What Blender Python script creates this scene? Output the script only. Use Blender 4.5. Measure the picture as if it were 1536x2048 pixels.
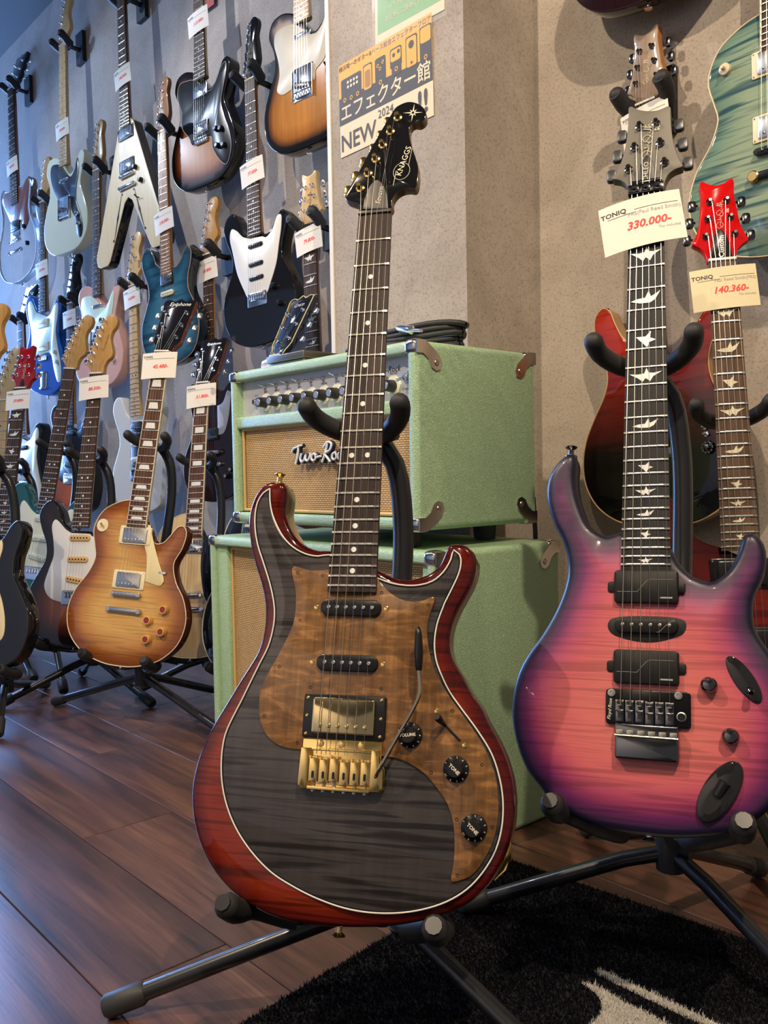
import bpy, math, random
import numpy as np
from mathutils import Vector, Matrix, geometry
PI = math.pi
rnd = random.Random(7)
for o in list(bpy.data.objects): bpy.data.objects.remove(o)
S = bpy.context.scene
C = S.collection

# ---------------------------------------------------------------- camera
YAW, PITCH, ROLL, FPX = .8429, -.0437, -.0184, 1750.
fw = Vector((-math.sin(YAW)*math.cos(PITCH), math.cos(YAW)*math.cos(PITCH), math.sin(PITCH)))
r0 = Vector((math.cos(YAW), math.sin(YAW), 0)); u0 = r0.cross(fw)
rt = r0*math.cos(ROLL)+u0*math.sin(ROLL); up = -r0*math.sin(ROLL)+u0*math.cos(ROLL)
cd = bpy.data.cameras.new('camera'); cam = bpy.data.objects.new('camera', cd); C.objects.link(cam)
cam.matrix_world = Matrix(((rt.x, up.x, -fw.x, 0), (rt.y, up.y, -fw.y, 0), (rt.z, up.z, -fw.z, 0), (0, 0, 0, 1)))
cd.sensor_fit = 'HORIZONTAL'; cd.sensor_width = 36; cd.lens = 36*FPX/1536; cd.clip_start = .02
S.camera = cam
S.view_settings.view_transform = 'Standard'; S.view_settings.look = 'None'
S.view_settings.exposure = .62; S.view_settings.gamma = 1.0; S.view_settings.use_curve_mapping = False
# ---------------------------------------------------------------- light
FZ, CZ, WY, PY = -.636, 2.085, 1.553, 1.33          # floor, ceiling, wall plane, pillar plane
W = bpy.data.worlds.new('world'); S.world = W; W.use_nodes = True
W.node_tree.nodes['Background'].inputs[0].default_value = (.68, .66, .66, 1)
W.node_tree.nodes['Background'].inputs[1].default_value = .15
def lamp(name, kind, loc, to, power, col, size=.1, size_y=None, angle=60, blend=.5):
    l = bpy.data.lights.new(name, kind); l.energy = power; l.color = col
    if kind == 'AREA':
        l.shape = 'RECTANGLE'; l.size = size; l.size_y = size_y or size
    elif kind == 'SPOT':
        l.shadow_soft_size = size; l.spot_size = math.radians(angle); l.spot_blend = blend
    o = bpy.data.objects.new(name, l); C.objects.link(o); o.location = loc
    o.rotation_euler = (Vector(to)-Vector(loc)).to_track_quat('-Z', 'Y').to_euler()
    return o
WARM, NEUT, COOL = (1, .79, .56), (1, .88, .74), (.22, .44, 1)
lamp('window_light', 'AREA', (-6.9, .75, .9), (-2.6, 1.3, .1), 150, COOL, 1.2, 1.9)
lamp('window_light', 'AREA', (-5.75, 1.53, .75), (-3.9, -1.2, -.3), 150, COOL, 1.5, 2.2)
lamp('ceiling_spot', 'SPOT', (.55, .10, 2.0), (-.9, 1.2, -.1), 125, WARM, .022, angle=75)
lamp('ceiling_spot', 'SPOT', (-1.35, -.75, 2.02), (-1.1, 1.3, .1), 104, WARM, .022, angle=70)
lamp('ceiling_spot', 'SPOT', (-4.3, -.1, 2.02), (-2.9, 1.5, .1), 62, (.66, .80, 1), .022, angle=85)
lamp('ceiling_spot', 'SPOT', (-2.9, .15, 2.02), (-2.1, 1.5, .2), 50, (.94, .93, 1), .022, angle=80)
lamp('ceiling_spot', 'SPOT', (.1, -1.0, 2.02), (-.7, .7, -.35), 42, WARM, .03, angle=55)
lamp('front_wall_fill', 'AREA', (-.9, -1.7, 2.06), (-.9, -3.4, .6), 75, NEUT, 2.6, .3)  # added fill: brightens the wall behind the camera so gold parts reflect it

# ---------------------------------------------------------------- materials
MC = {}
def nodes(m): return m.node_tree.nodes, m.node_tree.links
def P(name, col, rough=.5, metal=0., coat=0., spec=.5, sheen=0, **k):
    key = ('P', name)
    if key in MC: return MC[key]
    m = bpy.data.materials.new(name); m.use_nodes = True
    b = m.node_tree.nodes['Principled BSDF']
    b.inputs['Base Color'].default_value = (*col, 1); b.inputs['Roughness'].default_value = rough
    b.inputs['Metallic'].default_value = metal; b.inputs['Coat Weight'].default_value = coat
    b.inputs['Coat Roughness'].default_value = .04; b.inputs['Specular IOR Level'].default_value = spec if coat < .75 else .06
    if sheen: b.inputs['Sheen Weight'].default_value = sheen
    for a, v in k.items(): b.inputs[a.replace('_', ' ')].default_value = v
    MC[key] = m
    return m
def N(m, t, **k):
    n = m.node_tree.nodes.new(t)
    for a, v in k.items():
        if a.startswith('i_'): n.inputs[a[2:].replace('_', ' ')].default_value = v
        else: setattr(n, a, v)
    return n
def L(m, a, b): m.node_tree.links.new(a, b)
def coords(m, scale=(1, 1, 1), rot=(0, 0, 0)):
    t = N(m, 'ShaderNodeTexCoord'); mp = N(m, 'ShaderNodeMapping')
    mp.inputs['Scale'].default_value = scale; mp.inputs['Rotation'].default_value = rot
    L(m, t.outputs['Object'], mp.inputs['Vector'])
    return mp.outputs[0]
def ramp(m, fac, stops, interp='LINEAR'):
    r = N(m, 'ShaderNodeValToRGB'); cr = r.color_ramp; cr.interpolation = interp
    while len(cr.elements) < len(stops): cr.elements.new(.5)
    for e, (p, c) in zip(cr.elements, stops): e.position = p; e.color = (*c, 1)
    L(m, fac, r.inputs[0])
    return r.outputs[0]
def mul(m, a, b, fac=1., mode='MULTIPLY'):
    x = N(m, 'ShaderNodeMix', data_type='RGBA', blend_type=mode)
    for s, v in ((0, fac), (6, a), (7, b)):
        if hasattr(v, 'links'): L(m, v, x.inputs[s])
        else: x.inputs[s].default_value = v if s == 0 else (*v, 1)
    return x.outputs[2]
def bump(m, h, strength=.3, dist=.001):
    b = N(m, 'ShaderNodeBump'); b.inputs['Strength'].default_value = strength; b.inputs['Distance'].default_value = dist
    L(m, h, b.inputs['Height']); L(m, b.outputs[0], m.node_tree.nodes['Principled BSDF'].inputs['Normal'])
def base(m, c): L(m, c, m.node_tree.nodes['Principled BSDF'].inputs['Base Color'])
g3 = lambda v: (v, v, v)
def hexc(h):
    v = [int(h[i:i+2], 16)/255 for i in (0, 2, 4)]
    return tuple(x/12.92 if x <= .04045 else ((x+.055)/1.055)**2.4 for x in v)

def finish(name, stops, flame=0., grain=0., rough=.3, coat=1., fscale=1., fcol=.35, metal=0, edge_mm=60, axis='Z', grad=None, tilt=0., dark=None):
    """lacquer whose tint follows the distance from the outline (a burst), over flamed or straight-grained wood"""
    key = ('F', name)
    if key in MC: return MC[key]
    m = P('_'+name, (1, 1, 1), rough, metal, coat); m.name = name
    if grad:                                            # dye that changes along the body
        t = N(m, 'ShaderNodeTexCoord'); sp = N(m, 'ShaderNodeSeparateXYZ'); L(m, t.outputs['Object'], sp.inputs[0])
        mr = N(m, 'ShaderNodeMapRange'); L(m, sp.outputs[2], mr.inputs[0]); mr.inputs[1].default_value = grad[0]; mr.inputs[2].default_value = grad[1]
        c = ramp(m, mr.outputs[0], stops)
    elif len(stops) > 1:
        a = N(m, 'ShaderNodeAttribute', attribute_name='edge')
        mr = N(m, 'ShaderNodeMapRange'); L(m, a.outputs['Fac'], mr.inputs[0]); mr.inputs[2].default_value = edge_mm
        nz = N(m, 'ShaderNodeTexNoise'); nz.inputs['Scale'].default_value = 9; L(m, coords(m), nz.inputs['Vector'])
        ad = N(m, 'ShaderNodeMath', operation='MULTIPLY_ADD'); L(m, nz.outputs['Fac'], ad.inputs[0]); ad.inputs[1].default_value = .14
        L(m, mr.outputs[0], ad.inputs[2]); sb = N(m, 'ShaderNodeMath', operation='SUBTRACT'); L(m, ad.outputs[0], sb.inputs[0]); sb.inputs[1].default_value = .07
        c = ramp(m, sb.outputs[0], stops)
    else:
        rgb = N(m, 'ShaderNodeRGB'); rgb.outputs[0].default_value = (*stops[0][1], 1); c = rgb.outputs[0]
    if flame:
        v = coords(m, (4.5, 4.5, 58*fscale), (0, tilt, 0))
        nz = N(m, 'ShaderNodeTexNoise'); nz.inputs['Scale'].default_value = 1.25; nz.inputs['Detail'].default_value = 2; nz.inputs['Roughness'].default_value = .45
        nz.inputs['Distortion'].default_value = .55; L(m, v, nz.inputs['Vector'])
        dk = tuple(1-flame*(1-x) for x in (dark or (0, 0, 0))); mid = tuple(.5+.5*x for x in dk)
        f = ramp(m, nz.outputs['Fac'], [(.36, dk), (.44, mid), (.50, g3(1.06)), (.60, g3(1)), (.70, mid)])
        c = mul(m, c, f)
    if grain:
        v = coords(m, (60, 60, 3.2))
        nz = N(m, 'ShaderNodeTexNoise'); nz.inputs['Scale'].default_value = 1.5; nz.inputs['Detail'].default_value = 4; L(m, v, nz.inputs['Vector'])
        c = mul(m, c, ramp(m, nz.outputs['Fac'], [(.3, g3(1-grain)), (.7, g3(1))]))
    base(m, c)
    MC[key] = m
    return m
def wood(name, c1, c2, rough=.45, sx=70, sz=5, coat=0., knots=0.):
    key = ('W', name)
    if key in MC: return MC[key]
    m = P('_'+name, c1, rough, 0, coat, .22); m.name = name
    nz = N(m, 'ShaderNodeTexNoise'); nz.inputs['Scale'].default_value = 1.4; nz.inputs['Detail'].default_value = 6; nz.inputs['Roughness'].default_value = .65
    L(m, coords(m, (sx, sx, sz)), nz.inputs['Vector'])
    c = ramp(m, nz.outputs['Fac'], [(.32, c1), (.66, c2)])
    if knots:
        n2 = N(m, 'ShaderNodeTexNoise'); n2.inputs['Scale'].default_value = 1.3; n2.inputs['Detail'].default_value = 5; n2.inputs['Distortion'].default_value = .8
        L(m, coords(m, (24, 24, 85)), n2.inputs['Vector'])
        c = mul(m, c, ramp(m, n2.outputs['Fac'], [(.34, g3(1-knots)), (.52, g3(.95)), (.60, g3(1.35)), (.70, g3(1.7))]))
    base(m, c); bump(m, nz.outputs['Fac'], .15, .0004)
    MC[key] = m
    return m
GOLD = P('gold_plate', (1.0, .70, .26), .16, 1); CHROME = P('chrome', (.82, .83, .85), .12, 1)
DCHROME = P('black_chrome', (.16, .16, .17), .14, 1); NICKEL = P('aged_nickel', (.55, .54, .52), .28, 1)
STEEL = P('string_steel', (.56, .52, .45), .30, 1); FRET = P('fret_wire', (.80, .78, .70), .22, 1)
BLK = P('black_plastic', (.009, .009, .011), .28, 0, .2, .3); BLKM = P('black_matte_plastic', (.016, .016, .018), .5)
BLKG = P('black_lacquer', (.008, .008, .010), .12, 0, 1.); WHT = P('white_plastic', (.78, .78, .74), .3, 0, .3)
CREAM = P('cream_plastic', (.80, .70, .45), .35, 0, .2); MINT = P('mint_plastic', (.62, .74, .62), .3, 0, .3)
PEARL = P('pearl', (.80, .82, .80), .25, 0, .5); RUBBER = P('black_rubber', (.022, .023, .025), .55)
TUBE = P('black_painted_steel', (.018, .019, .022), .30, .2, .2); FOAM = P('black_foam_sleeve', (.02, .021, .023), .6)
CARD = P('white_card', (.80, .76, .68), .6); CARDY = P('yellowed_card', (.78, .70, .46), .6)
INK = P('black_ink', (.03, .03, .035), .6); RED = P('red_ink', (.80, .06, .06), .6); GREY = P('grey_ink', (.35, .35, .35), .6)
ROSE = wood('rosewood', (.030, .016, .011), (.085, .045, .030), .5); EBONY = wood('ebony', (.012, .012, .013), (.030, .030, .032), .45)
ROSE2 = wood('reddish_rosewood', (.045, .018, .010), (.13, .055, .030), .5)
MAPLE = wood('lacquered_maple', (.62, .40, .17), (.74, .52, .26), .3, coat=.6); ROAST = wood('roasted_maple', (.26, .11, .035), (.38, .18, .065), .35, coat=.4)
MAPLED = wood('amber_maple', (.42, .22, .06), (.56, .32, .10), .3, coat=.7); MAHO = wood('mahogany', (.12, .035, .018), (.20, .065, .035), .35, coat=.6)
HERON = wood('striped_dark_rosewood', (.013, .009, .009), (.058, .039, .035), .42, 95, 3)

# ---------------------------------------------------------------- object helpers
def link(name, me, parent=None, mat=None, **props):
    o = bpy.data.objects.new(name, me); C.objects.link(o)
    if parent: o.parent = parent
    if mat is not None and not me.materials:
        for x in (mat if isinstance(mat, (list, tuple)) else [mat]): me.materials.append(x)
    for a, v in props.items(): o[a] = v
    return o
def tag(o, label, cat, group=None):
    o['label'] = label; o['category'] = cat
    if group: o['group'] = group
    return o
def thing(name, label, cat, loc=(0, 0, 0), rot=None, group=None):
    o = bpy.data.objects.new(name, None); C.objects.link(o); o.empty_display_size = .05
    o.matrix_world = Matrix.Translation(Vector(loc)) @ (rot.to_4x4() if rot else Matrix())
    return tag(o, label, cat, group)
def mesh(vf, smooth=40):
    v, f = vf[0], vf[1]
    me = bpy.data.meshes.new('m'); me.from_pydata([tuple(p) for p in v], [], f)
    me.polygons.foreach_set('use_smooth', [True]*len(me.polygons)); me.set_sharp_from_angle(angle=math.radians(smooth))
    return me
def join(*vfs):
    V, F = [], []
    for v, f in vfs:
        n = len(V); V += list(v); F += [tuple(i+n for i in q) for q in f]
    return V, F
def spline(pts, step=6., closed=True, sharp=()):
    """Catmull-Rom through pts; indices in sharp stay corners"""
    n = len(pts); P_ = [np.array(p, float) for p in pts]; out = []
    for i in range(n if closed else n-1):
        a, b = P_[i], P_[(i+1) % n]
        p0 = P_[(i-1) % n] if closed or i > 0 else a; p3 = P_[(i+2) % n] if closed or i+2 < n else b
        if i in sharp: p0 = a
        if (i+1) % n in sharp: p3 = b
        k = max(1, int(round(np.linalg.norm(b-a)/step)))
        d1 = max(np.linalg.norm(a-p0), 1e-6)**.5; d2 = max(np.linalg.norm(b-a), 1e-6)**.5; d3 = max(np.linalg.norm(p3-b), 1e-6)**.5
        m1 = (b-a) if p0 is a else ((a-p0)/d1-(b-p0)/(d1+d2)+(b-a)/d2)*d2
        m2 = (b-a) if p3 is b else ((b-a)/d2-(p3-a)/(d2+d3)+(p3-b)/d3)*d2
        for j in range(k):
            t = j/k; out.append((2*t**3-3*t*t+1)*a+(t**3-2*t*t+t)*m1+(-2*t**3+3*t*t)*b+(t**3-t*t)*m2)
    if not closed: out.append(P_[-1])
    return [tuple(p) for p in out]
def area2(p): return sum(p[i][0]*p[(i+1) % len(p)][1]-p[(i+1) % len(p)][0]*p[i][1] for i in range(len(p)))
def offs(poly, d):
    """shift a counter-clockwise polygon inward by d"""
    n = len(poly); out = []
    for i in range(n):
        a, b, c = poly[i-1], poly[i], poly[(i+1) % n]
        e1 = np.array([b[0]-a[0], b[1]-a[1]], float); e2 = np.array([c[0]-b[0], c[1]-b[1]], float)
        e1 /= max(np.linalg.norm(e1), 1e-9); e2 /= max(np.linalg.norm(e2), 1e-9)
        nn = np.array([-e1[1]-e2[1], e1[0]+e2[0]]); l = np.linalg.norm(nn); nn = nn/l if l > 1e-6 else nn
        k = min(1/max(.35, nn @ np.array([-e1[1], e1[0]])), 2)
        out.append((b[0]+nn[0]*d*k, b[1]+nn[1]*d*k))
    return out
def ccw(p): return list(p) if area2(p) > 0 else list(p)[::-1]
# every primitive below is in guitar space, millimetres: (u across, w out towards the viewer, v up the neck)
def prism(poly, w0, w1, bev=0.):
    p = ccw(poly); n = len(p); V = []; F = []
    rings = [(p, w0), (p, w1-bev)] + ([(offs(p, bev*.35), w1-bev*.3), (offs(p, bev), w1)] if bev else [])
    for q, w in rings: V += [(a, w, b) for a, b in q]
    for k in range(len(rings)-1):
        for i in range(n):
            j = (i+1) % n; F.append((k*n+i, k*n+j, (k+1)*n+j, (k+1)*n+i))
    F.append(tuple(range(n))[::-1]); F.append(tuple(range((len(rings)-1)*n, len(rings)*n)))
    return V, F
def rrect(cu, cv, du, dv, r, n=4, rot=0.):
    out = []; r = min(r, du/2, dv/2)
    for (sx, sy, a0) in ((1, 1, 0), (-1, 1, 90), (-1, -1, 180), (1, -1, 270)):
        for k in range(n+1):
            a = math.radians(a0+90*k/n); out.append((sx*(du/2-r)+r*math.cos(a), sy*(dv/2-r)+r*math.sin(a)))
    c, s = math.cos(math.radians(rot)), math.sin(math.radians(rot))
    return [(cu+x*c-y*s, cv+x*s+y*c) for x, y in out]
def ell(cu, cv, a, b, rot=0, n=24):
    c, s = math.cos(math.radians(rot)), math.sin(math.radians(rot))
    return [(cu+a*math.cos(t)*c-b*math.sin(t)*s, cv+a*math.cos(t)*s+b*math.sin(t)*c) for t in [2*PI*i/n for i in range(n)]]
def box(u0, u1, v0, v1, w0, w1, bev=0): return prism([(u0, v0), (u1, v0), (u1, v1), (u0, v1)], w0, w1, bev)
def lathe(cu, cv, prof, n=16):
    """turned about the w axis; prof = [(radius, w)...] from bottom to top"""
    V, F = [], []; m = len(prof)
    for i in range(n):
        t = 2*PI*i/n
        V += [(cu+r*math.cos(t), w, cv+r*math.sin(t)) for r, w in prof]
    for i in range(n):
        j = (i+1) % n
        for k in range(m-1): F.append((i*m+k, j*m+k, j*m+k+1, i*m+k+1))
    F.append(tuple(i*m+m-1 for i in range(n))); F.append(tuple(i*m for i in range(n))[::-1])
    return V, F
def frame(path):
    T = []; n = len(path)
    for i in range(n):
        d = path[min(i+1, n-1)]-path[max(i-1, 0)]; T.append(d.normalized())
    x = T[0].orthogonal().normalized(); X = [x]
    for i in range(1, n):
        x = X[-1]-T[i]*X[-1].dot(T[i]); X.append(x.normalized() if x.length > 1e-6 else T[i].orthogonal().normalized())
    return T, X
def tube(path, r, n=8, cap=True):
    """path of 3-vectors in any space, r a radius or a list; round ends when r is given as a list"""
    path = [Vector(p) for p in path]; R = r if isinstance(r, (list, tuple)) else [r]*len(path)
    T, X = frame(path); V, F = [], []
    for p, t, x, q in zip(path, T, X, R):
        y = t.cross(x)
        V += [tuple(p+(x*math.cos(2*PI*i/n)+y*math.sin(2*PI*i/n))*q) for i in range(n)]
    for k in range(len(path)-1):
        for i in range(n):
            j = (i+1) % n; F.append((k*n+i, k*n+j, (k+1)*n+j, (k+1)*n+i))
    if cap: F.append(tuple(range(n))[::-1]); F.append(tuple(range((len(path)-1)*n, len(path)*n)))
    return V, F
def smooth3(pts, step): return [Vector(p) for p in spline(pts, step, closed=False)]
def capped(path, r, n=12):
    """tube with a domed far end"""
    p = [Vector(q) for q in path]; d = (p[-1]-p[-2]).normalized(); e = p[-1]; out = p[:-1]; R = [r]*len(out)
    for t in (0, .35, .65, .87, 1): out.append(e-d*r+d*r*t if t else e-d*r); R.append(r*math.sqrt(max(0, 1-t*t))+1e-5)
    return tube(out, R, n)
def text_vf(s, size, depth=.3, shear=0., align='CENTER', spacing=1., bold=0.):
    """letters as a flat mesh in the (x, y) plane, in the units of size"""
    cu = bpy.data.curves.new('t', 'FONT'); cu.body = s; cu.size = size; cu.shear = shear; cu.align_x = align; cu.align_y = 'CENTER'
    cu.resolution_u = 2; cu.space_character = spacing; cu.offset = bold
    ob = bpy.data.objects.new('t', cu); C.objects.link(ob); bpy.context.view_layer.update()
    me = bpy.data.meshes.new_from_object(ob)
    v = [tuple(x.co) for x in me.vertices]; f = [tuple(p.vertices) for p in me.polygons]
    bpy.data.objects.remove(ob); bpy.data.curves.remove(cu); bpy.data.meshes.remove(me)
    return v, f
def place_text(vf, cu, cv, w, rot=0., sx=1.):
    c, s = math.cos(math.radians(rot)), math.sin(math.radians(rot))
    return [(cu+x*sx*c-y*s, w, cv+x*sx*s+y*c) for x, y, _ in vf[0]], [tuple(q) for q in vf[1]]

def body_mesh(outline, w_top, thick, rf=6., rb=5., carve=0., cw=60., step=6., grid=13.):
    """solid guitar body from its outline (mm): rounded or carved front, distance from the outline kept as attribute 'edge'"""
    poly = ccw(outline); n = len(poly); A = np.array(poly); B = np.roll(A, -1, 0); E = B-A; EL = (E**2).sum(1)+1e-9
    def dist(p):
        t = np.clip(((p[:, None, :]-A)*E).sum(2)/EL, 0, 1); return np.sqrt((((A+t[..., None]*E)-p[:, None, :])**2).sum(2)).min(1)
    def inside(p):
        x, y = p[:, 0][:, None], p[:, 1][:, None]
        c = ((A[:, 1] > y) != (B[:, 1] > y)) & (x < (B[:, 0]-A[:, 0])*(y-A[:, 1])/(B[:, 1]-A[:, 1]+1e-12)+A[:, 0]); return c.sum(1) % 2 == 1
    pts = [A]; last = 0
    for d in (rf*.12, rf*.4, rf*.75, rf*1.15):
        q = np.array(offs(poly, d)); k = inside(q) & (dist(q) > d*.9); pts.append(q[k]); last = d
    lo, hi = A.min(0), A.max(0)
    gx, gy = np.meshgrid(np.arange(lo[0], hi[0], grid), np.arange(lo[1], hi[1], grid)); gx = gx+(np.arange(gx.shape[0]) % 2)[:, None]*grid/2
    q = np.stack([gx.ravel(), gy.ravel()], 1); k = inside(q); q = q[k]; q = q[dist(q) > last+grid*.55]; pts.append(q)
    allp = np.concatenate(pts)
    co, _, fa, ov, _, _ = geometry.delaunay_2d_cdt([Vector(p) for p in allp], [(i, (i+1) % n) for i in range(n)], [], 1, 1e-4)
    Q = np.array([tuple(p) for p in co]); D = dist(Q); m = len(Q)
    fr = lambda r, d: -r*(1-np.sqrt(np.clip(1-(1-np.clip(d/r, 0, 1))**2, 0, 1)))
    t = np.clip(D/cw, 0, 1); W1 = w_top+fr(rf, D)-carve*(1-t*t*(3-2*t)); W0 = w_top-thick-fr(rb, D)
    V = [(a, w, b) for (a, b), w in zip(Q, W1)]+[(a, w, b) for (a, b), w in zip(Q, W0)]; F = []; M_ = []
    from collections import Counter
    ec = Counter()
    for f in fa:
        f = tuple(f)
        a = sum(Q[f[i]][0]*Q[f[(i+1) % len(f)]][1]-Q[f[(i+1) % len(f)]][0]*Q[f[i]][1] for i in range(len(f)))
        if a < 0: f = f[::-1]
        for i in range(len(f)): ec[(f[i], f[(i+1) % len(f)])] += 1
        F.append(f); M_.append(0); F.append(tuple(i+m for i in f)[::-1]); M_.append(1)
    for (a, b) in list(ec):
        if (b, a) not in ec: F.append((b, a, a+m, b+m)); M_.append(1)
    return V, F, M_, np.concatenate([D, D])
# ---------------------------------------------------------------- guitars
def rotm(yaw, lean, roll):
    return Matrix.Rotation(math.radians(yaw), 3, 'Z') @ Matrix.Rotation(math.radians(lean), 3, 'X') @ Matrix.Rotation(math.radians(roll), 3, 'Y')
UNIT_FRET = None
class G:
    """one instrument: parts are given in guitar space (mm, bridge at the origin) and parented to an Empty at the body's foot"""
    def __init__(s, name, label, cat, pose, vb, group=None):
        s.pos = Vector(pose[:3]); s.M = rotm(*pose[3:6]); s.vb = vb; s.k = pose[6] if len(pose) > 6 else 1.; s.tilt = 0; s.sc = 9e9
        s.e = thing(name, label, cat, s.pos+s.M @ Vector((0, 0, vb/1000*s.k)), s.M, group); s.e.scale = (s.k,)*3
    def world(s, u, v, w=0): return s.pos+s.M @ Vector((u/1000, -w/1000, v/1000))*s.k
    def tl(s, w, b):
        if not s.tilt or b < s.sc+4.2: return w, b
        d = b-s.sc-4.2; return w*math.cos(s.tilt)-d*math.sin(s.tilt)-0, s.sc+4.2+d*math.cos(s.tilt)+w*math.sin(s.tilt)
    def cv(s, V):
        if s.tilt: V = [(a, *s.tl(w, b)) for a, w, b in V]
        return [(a/1000, -w/1000, (b-s.vb)/1000) for a, w, b in V]
    def part(s, name, vf, mat, parent=None, smooth=35, **k):
        o = link(name, mesh((s.cv(vf[0]), vf[1]), smooth), parent or s.e, mat)
        for a, v in k.items(): o[a] = v
        return o
    def at(s, name, me, u, v, w, sc=(1, 1, 1), parent=None, mat=None, rot=0):
        o = bpy.data.objects.new(name, me); C.objects.link(o); o.parent = parent or s.e
        tt = -s.tilt if s.tilt and v >= s.sc+4.2 else 0; w, v = s.tl(w, v)
        o.location = (u/1000, -w/1000, (v-s.vb)/1000); o.scale = sc; o.rotation_euler = (tt, -rot, 0)
        return o
    def body(s, outline, mats, w_top=-8, thick=44, **k):
        V, F, M_, D = body_mesh(outline, w_top, thick, **k)
        me = bpy.data.meshes.new('body'); me.from_pydata(s.cv(V), [], F)
        for x in mats: me.materials.append(x)
        me.polygons.foreach_set('material_index', M_); me.polygons.foreach_set('use_smooth', [True]*len(F))
        at = me.attributes.new('edge', 'FLOAT', 'POINT'); at.data.foreach_set('value', D.astype(np.float32))
        me.set_sharp_from_angle(angle=math.radians(40))
        s.bo = link('body', me, s.e); return s.bo
def shared(name, vf, mat, smooth=35):
    key = ('S', name, mat.name)
    if key not in MC:
        me = mesh(([(a/1000, -w/1000, b/1000) for a, w, b in vf[0]], vf[1]), smooth); me.materials.append(mat); MC[key] = me
    return MC[key]
def mirror(pts): return pts+[(-a, b) for a, b in pts[::-1] if abs(a) > .01]
def under(c, p):
    """hang a placed piece under a placed part"""
    c.location = c.location-p.location; c.parent = p; c.rotation_euler = (0, 0, 0) if p.rotation_euler[0] else c.rotation_euler; return c
SH = dict(
 strat=[(28,178),(50,174),(72,188),(98,222),(116,230),(131,212),(128,176),(113,135),(112,90),(138,42),(160,-8),(160,-66),(130,-122),(66,-148),(0,-154),(-70,-146),(-128,-114),(-158,-56),(-157,6),(-132,56),(-112,98),(-116,142),(-138,188),(-149,230),(-130,264),(-104,270),(-82,246),(-62,206),(-28,180)],
 tele=[(28,150),(44,146),(68,160),(90,192),(108,216),(128,218),(141,198),(130,155),(112,98),(136,38),(160,-28),(148,-98),(95,-142),(0,-152),(-95,-142),(-148,-98),(-160,-28),(-138,40),(-113,92),(-117,140),(-137,190),(-122,228),(-85,238),(-45,226),(-28,216)],
 lp=[(28,165),(40,144),(58,132),(78,137),(96,158),(110,177),(126,182),(137,168),(132,128),(114,86),(126,44),(155,0),(169,-52),(155,-108),(110,-152),(50,-173),(0,-177),(-50,-173),(-110,-152),(-155,-108),(-169,-52),(-155,0),(-125,45),(-111,85),(-118,115),(-128,160),(-108,206),(-64,232),(-28,240)],
 prs=[(28,152),(44,149),(62,160),(76,184),(88,210),(102,226),(115,225),(120,206),(115,176),(107,146),(107,116),(120,78),(142,38),(158,0),(165,-42),(156,-88),(130,-124),(88,-150),(40,-162),(0,-165),(-45,-162),(-98,-148),(-138,-120),(-162,-80),(-168,-35),(-160,10),(-138,55),(-115,95),(-106,125),(-109,158),(-121,192),(-133,228),(-130,256),(-113,270),(-98,263),(-86,236),(-70,206),(-50,188),(-28,180)],
 jazz=[(28,165),(45,170),(62,192),(82,216),(108,232),(130,226),(141,200),(132,165),(118,125),(116,90),(130,50),(152,10),(166,-35),(166,-80),(148,-122),(110,-150),(55,-166),(0,-162),(-55,-150),(-110,-130),(-150,-95),(-168,-45),(-165,5),(-145,55),(-125,95),(-122,130),(-138,170),(-152,215),(-148,256),(-122,276),(-92,262),(-70,226),(-45,195),(-28,188)],
 vee=[(27,196),(44,182),(212,-250),(205,-278),(186,-290),(140,-290),(124,-278),(22,-92),(0,-78),(-22,-92),(-124,-278),(-140,-290),(-186,-290),(-205,-278),(-212,-250),(-44,182),(-27,196)],
 sg=[(28,205),(52,196),(78,214),(102,236),(120,224),(122,190),(108,140),(100,95),(116,50),(146,0),(158,-55),(140,-110),(90,-146),(0,-162),(-90,-146),(-140,-110),(-158,-55),(-146,0),(-116,50),(-100,95),(-108,140),(-122,190),(-120,224),(-102,236),(-78,214),(-52,196),(-28,205)],
 plexi=[(28,215),(54,205),(80,222),(104,232),(124,210),(122,165),(112,120),(118,75),(142,25),(154,-30),(146,-90),(110,-135),(50,-158),(0,-163),(-50,-158),(-110,-135),(-146,-90),(-154,-30),(-142,25),(-118,75),(-112,120),(-122,165),(-124,210),(-104,232),(-80,222),(-54,205),(-28,215)])
# headstocks, v counted from the nut; tuning posts and buttons
HS = dict(
 strat=([(21,0),(22,22),(30,38),(44,50),(46,62),(40,85),(34,110),(38,128),(48,142),(52,160),(45,176),(30,183),(14,177),(2,160),(-10,130),(-24,90),(-36,50),(-40,30),(-32,20),(-22,8),(-21,0)],
        [(-27+7.2*i, 36+26*i) for i in range(6)], [(-50+7.2*i, 42+26*i) for i in range(6)]),
 tele=([(21,0),(21,18),(27,35),(33,50),(32,80),(28,110),(26,130),(31,145),(35,160),(30,176),(18,183),(4,177),(-6,160),(-17,120),(-28,70),(-34,32),(-30,22),(-22,10),(-21,0)],
       [(-22+5.2*i, 34+26*i) for i in range(6)], [(-45+5.2*i, 38+26*i) for i in range(6)]),
 open=(mirror([(21,0),(25,14),(34,26),(38,34),(39,60),(43,130),(45,160),(30,164),(15,159),(0,167)]),
       [(s*(24+3*i), 45+38*i) for s in (-1, 1) for i in range(3)], [(s*(54+3*i), 47+38*i) for s in (-1, 1) for i in range(3)]),
 prs=(mirror([(21,0),(26,16),(34,25),(43,31),(38,42),(32,58),(28,85),(25,112),(26,134),(23,138),(12,131),(0,128)]),
      [(s*(22-4.5*i), 42+29*i) for s in (-1, 1) for i in range(3)], [(s*(49-5.5*i), 44+29*i) for s in (-1, 1) for i in range(3)]))
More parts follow.
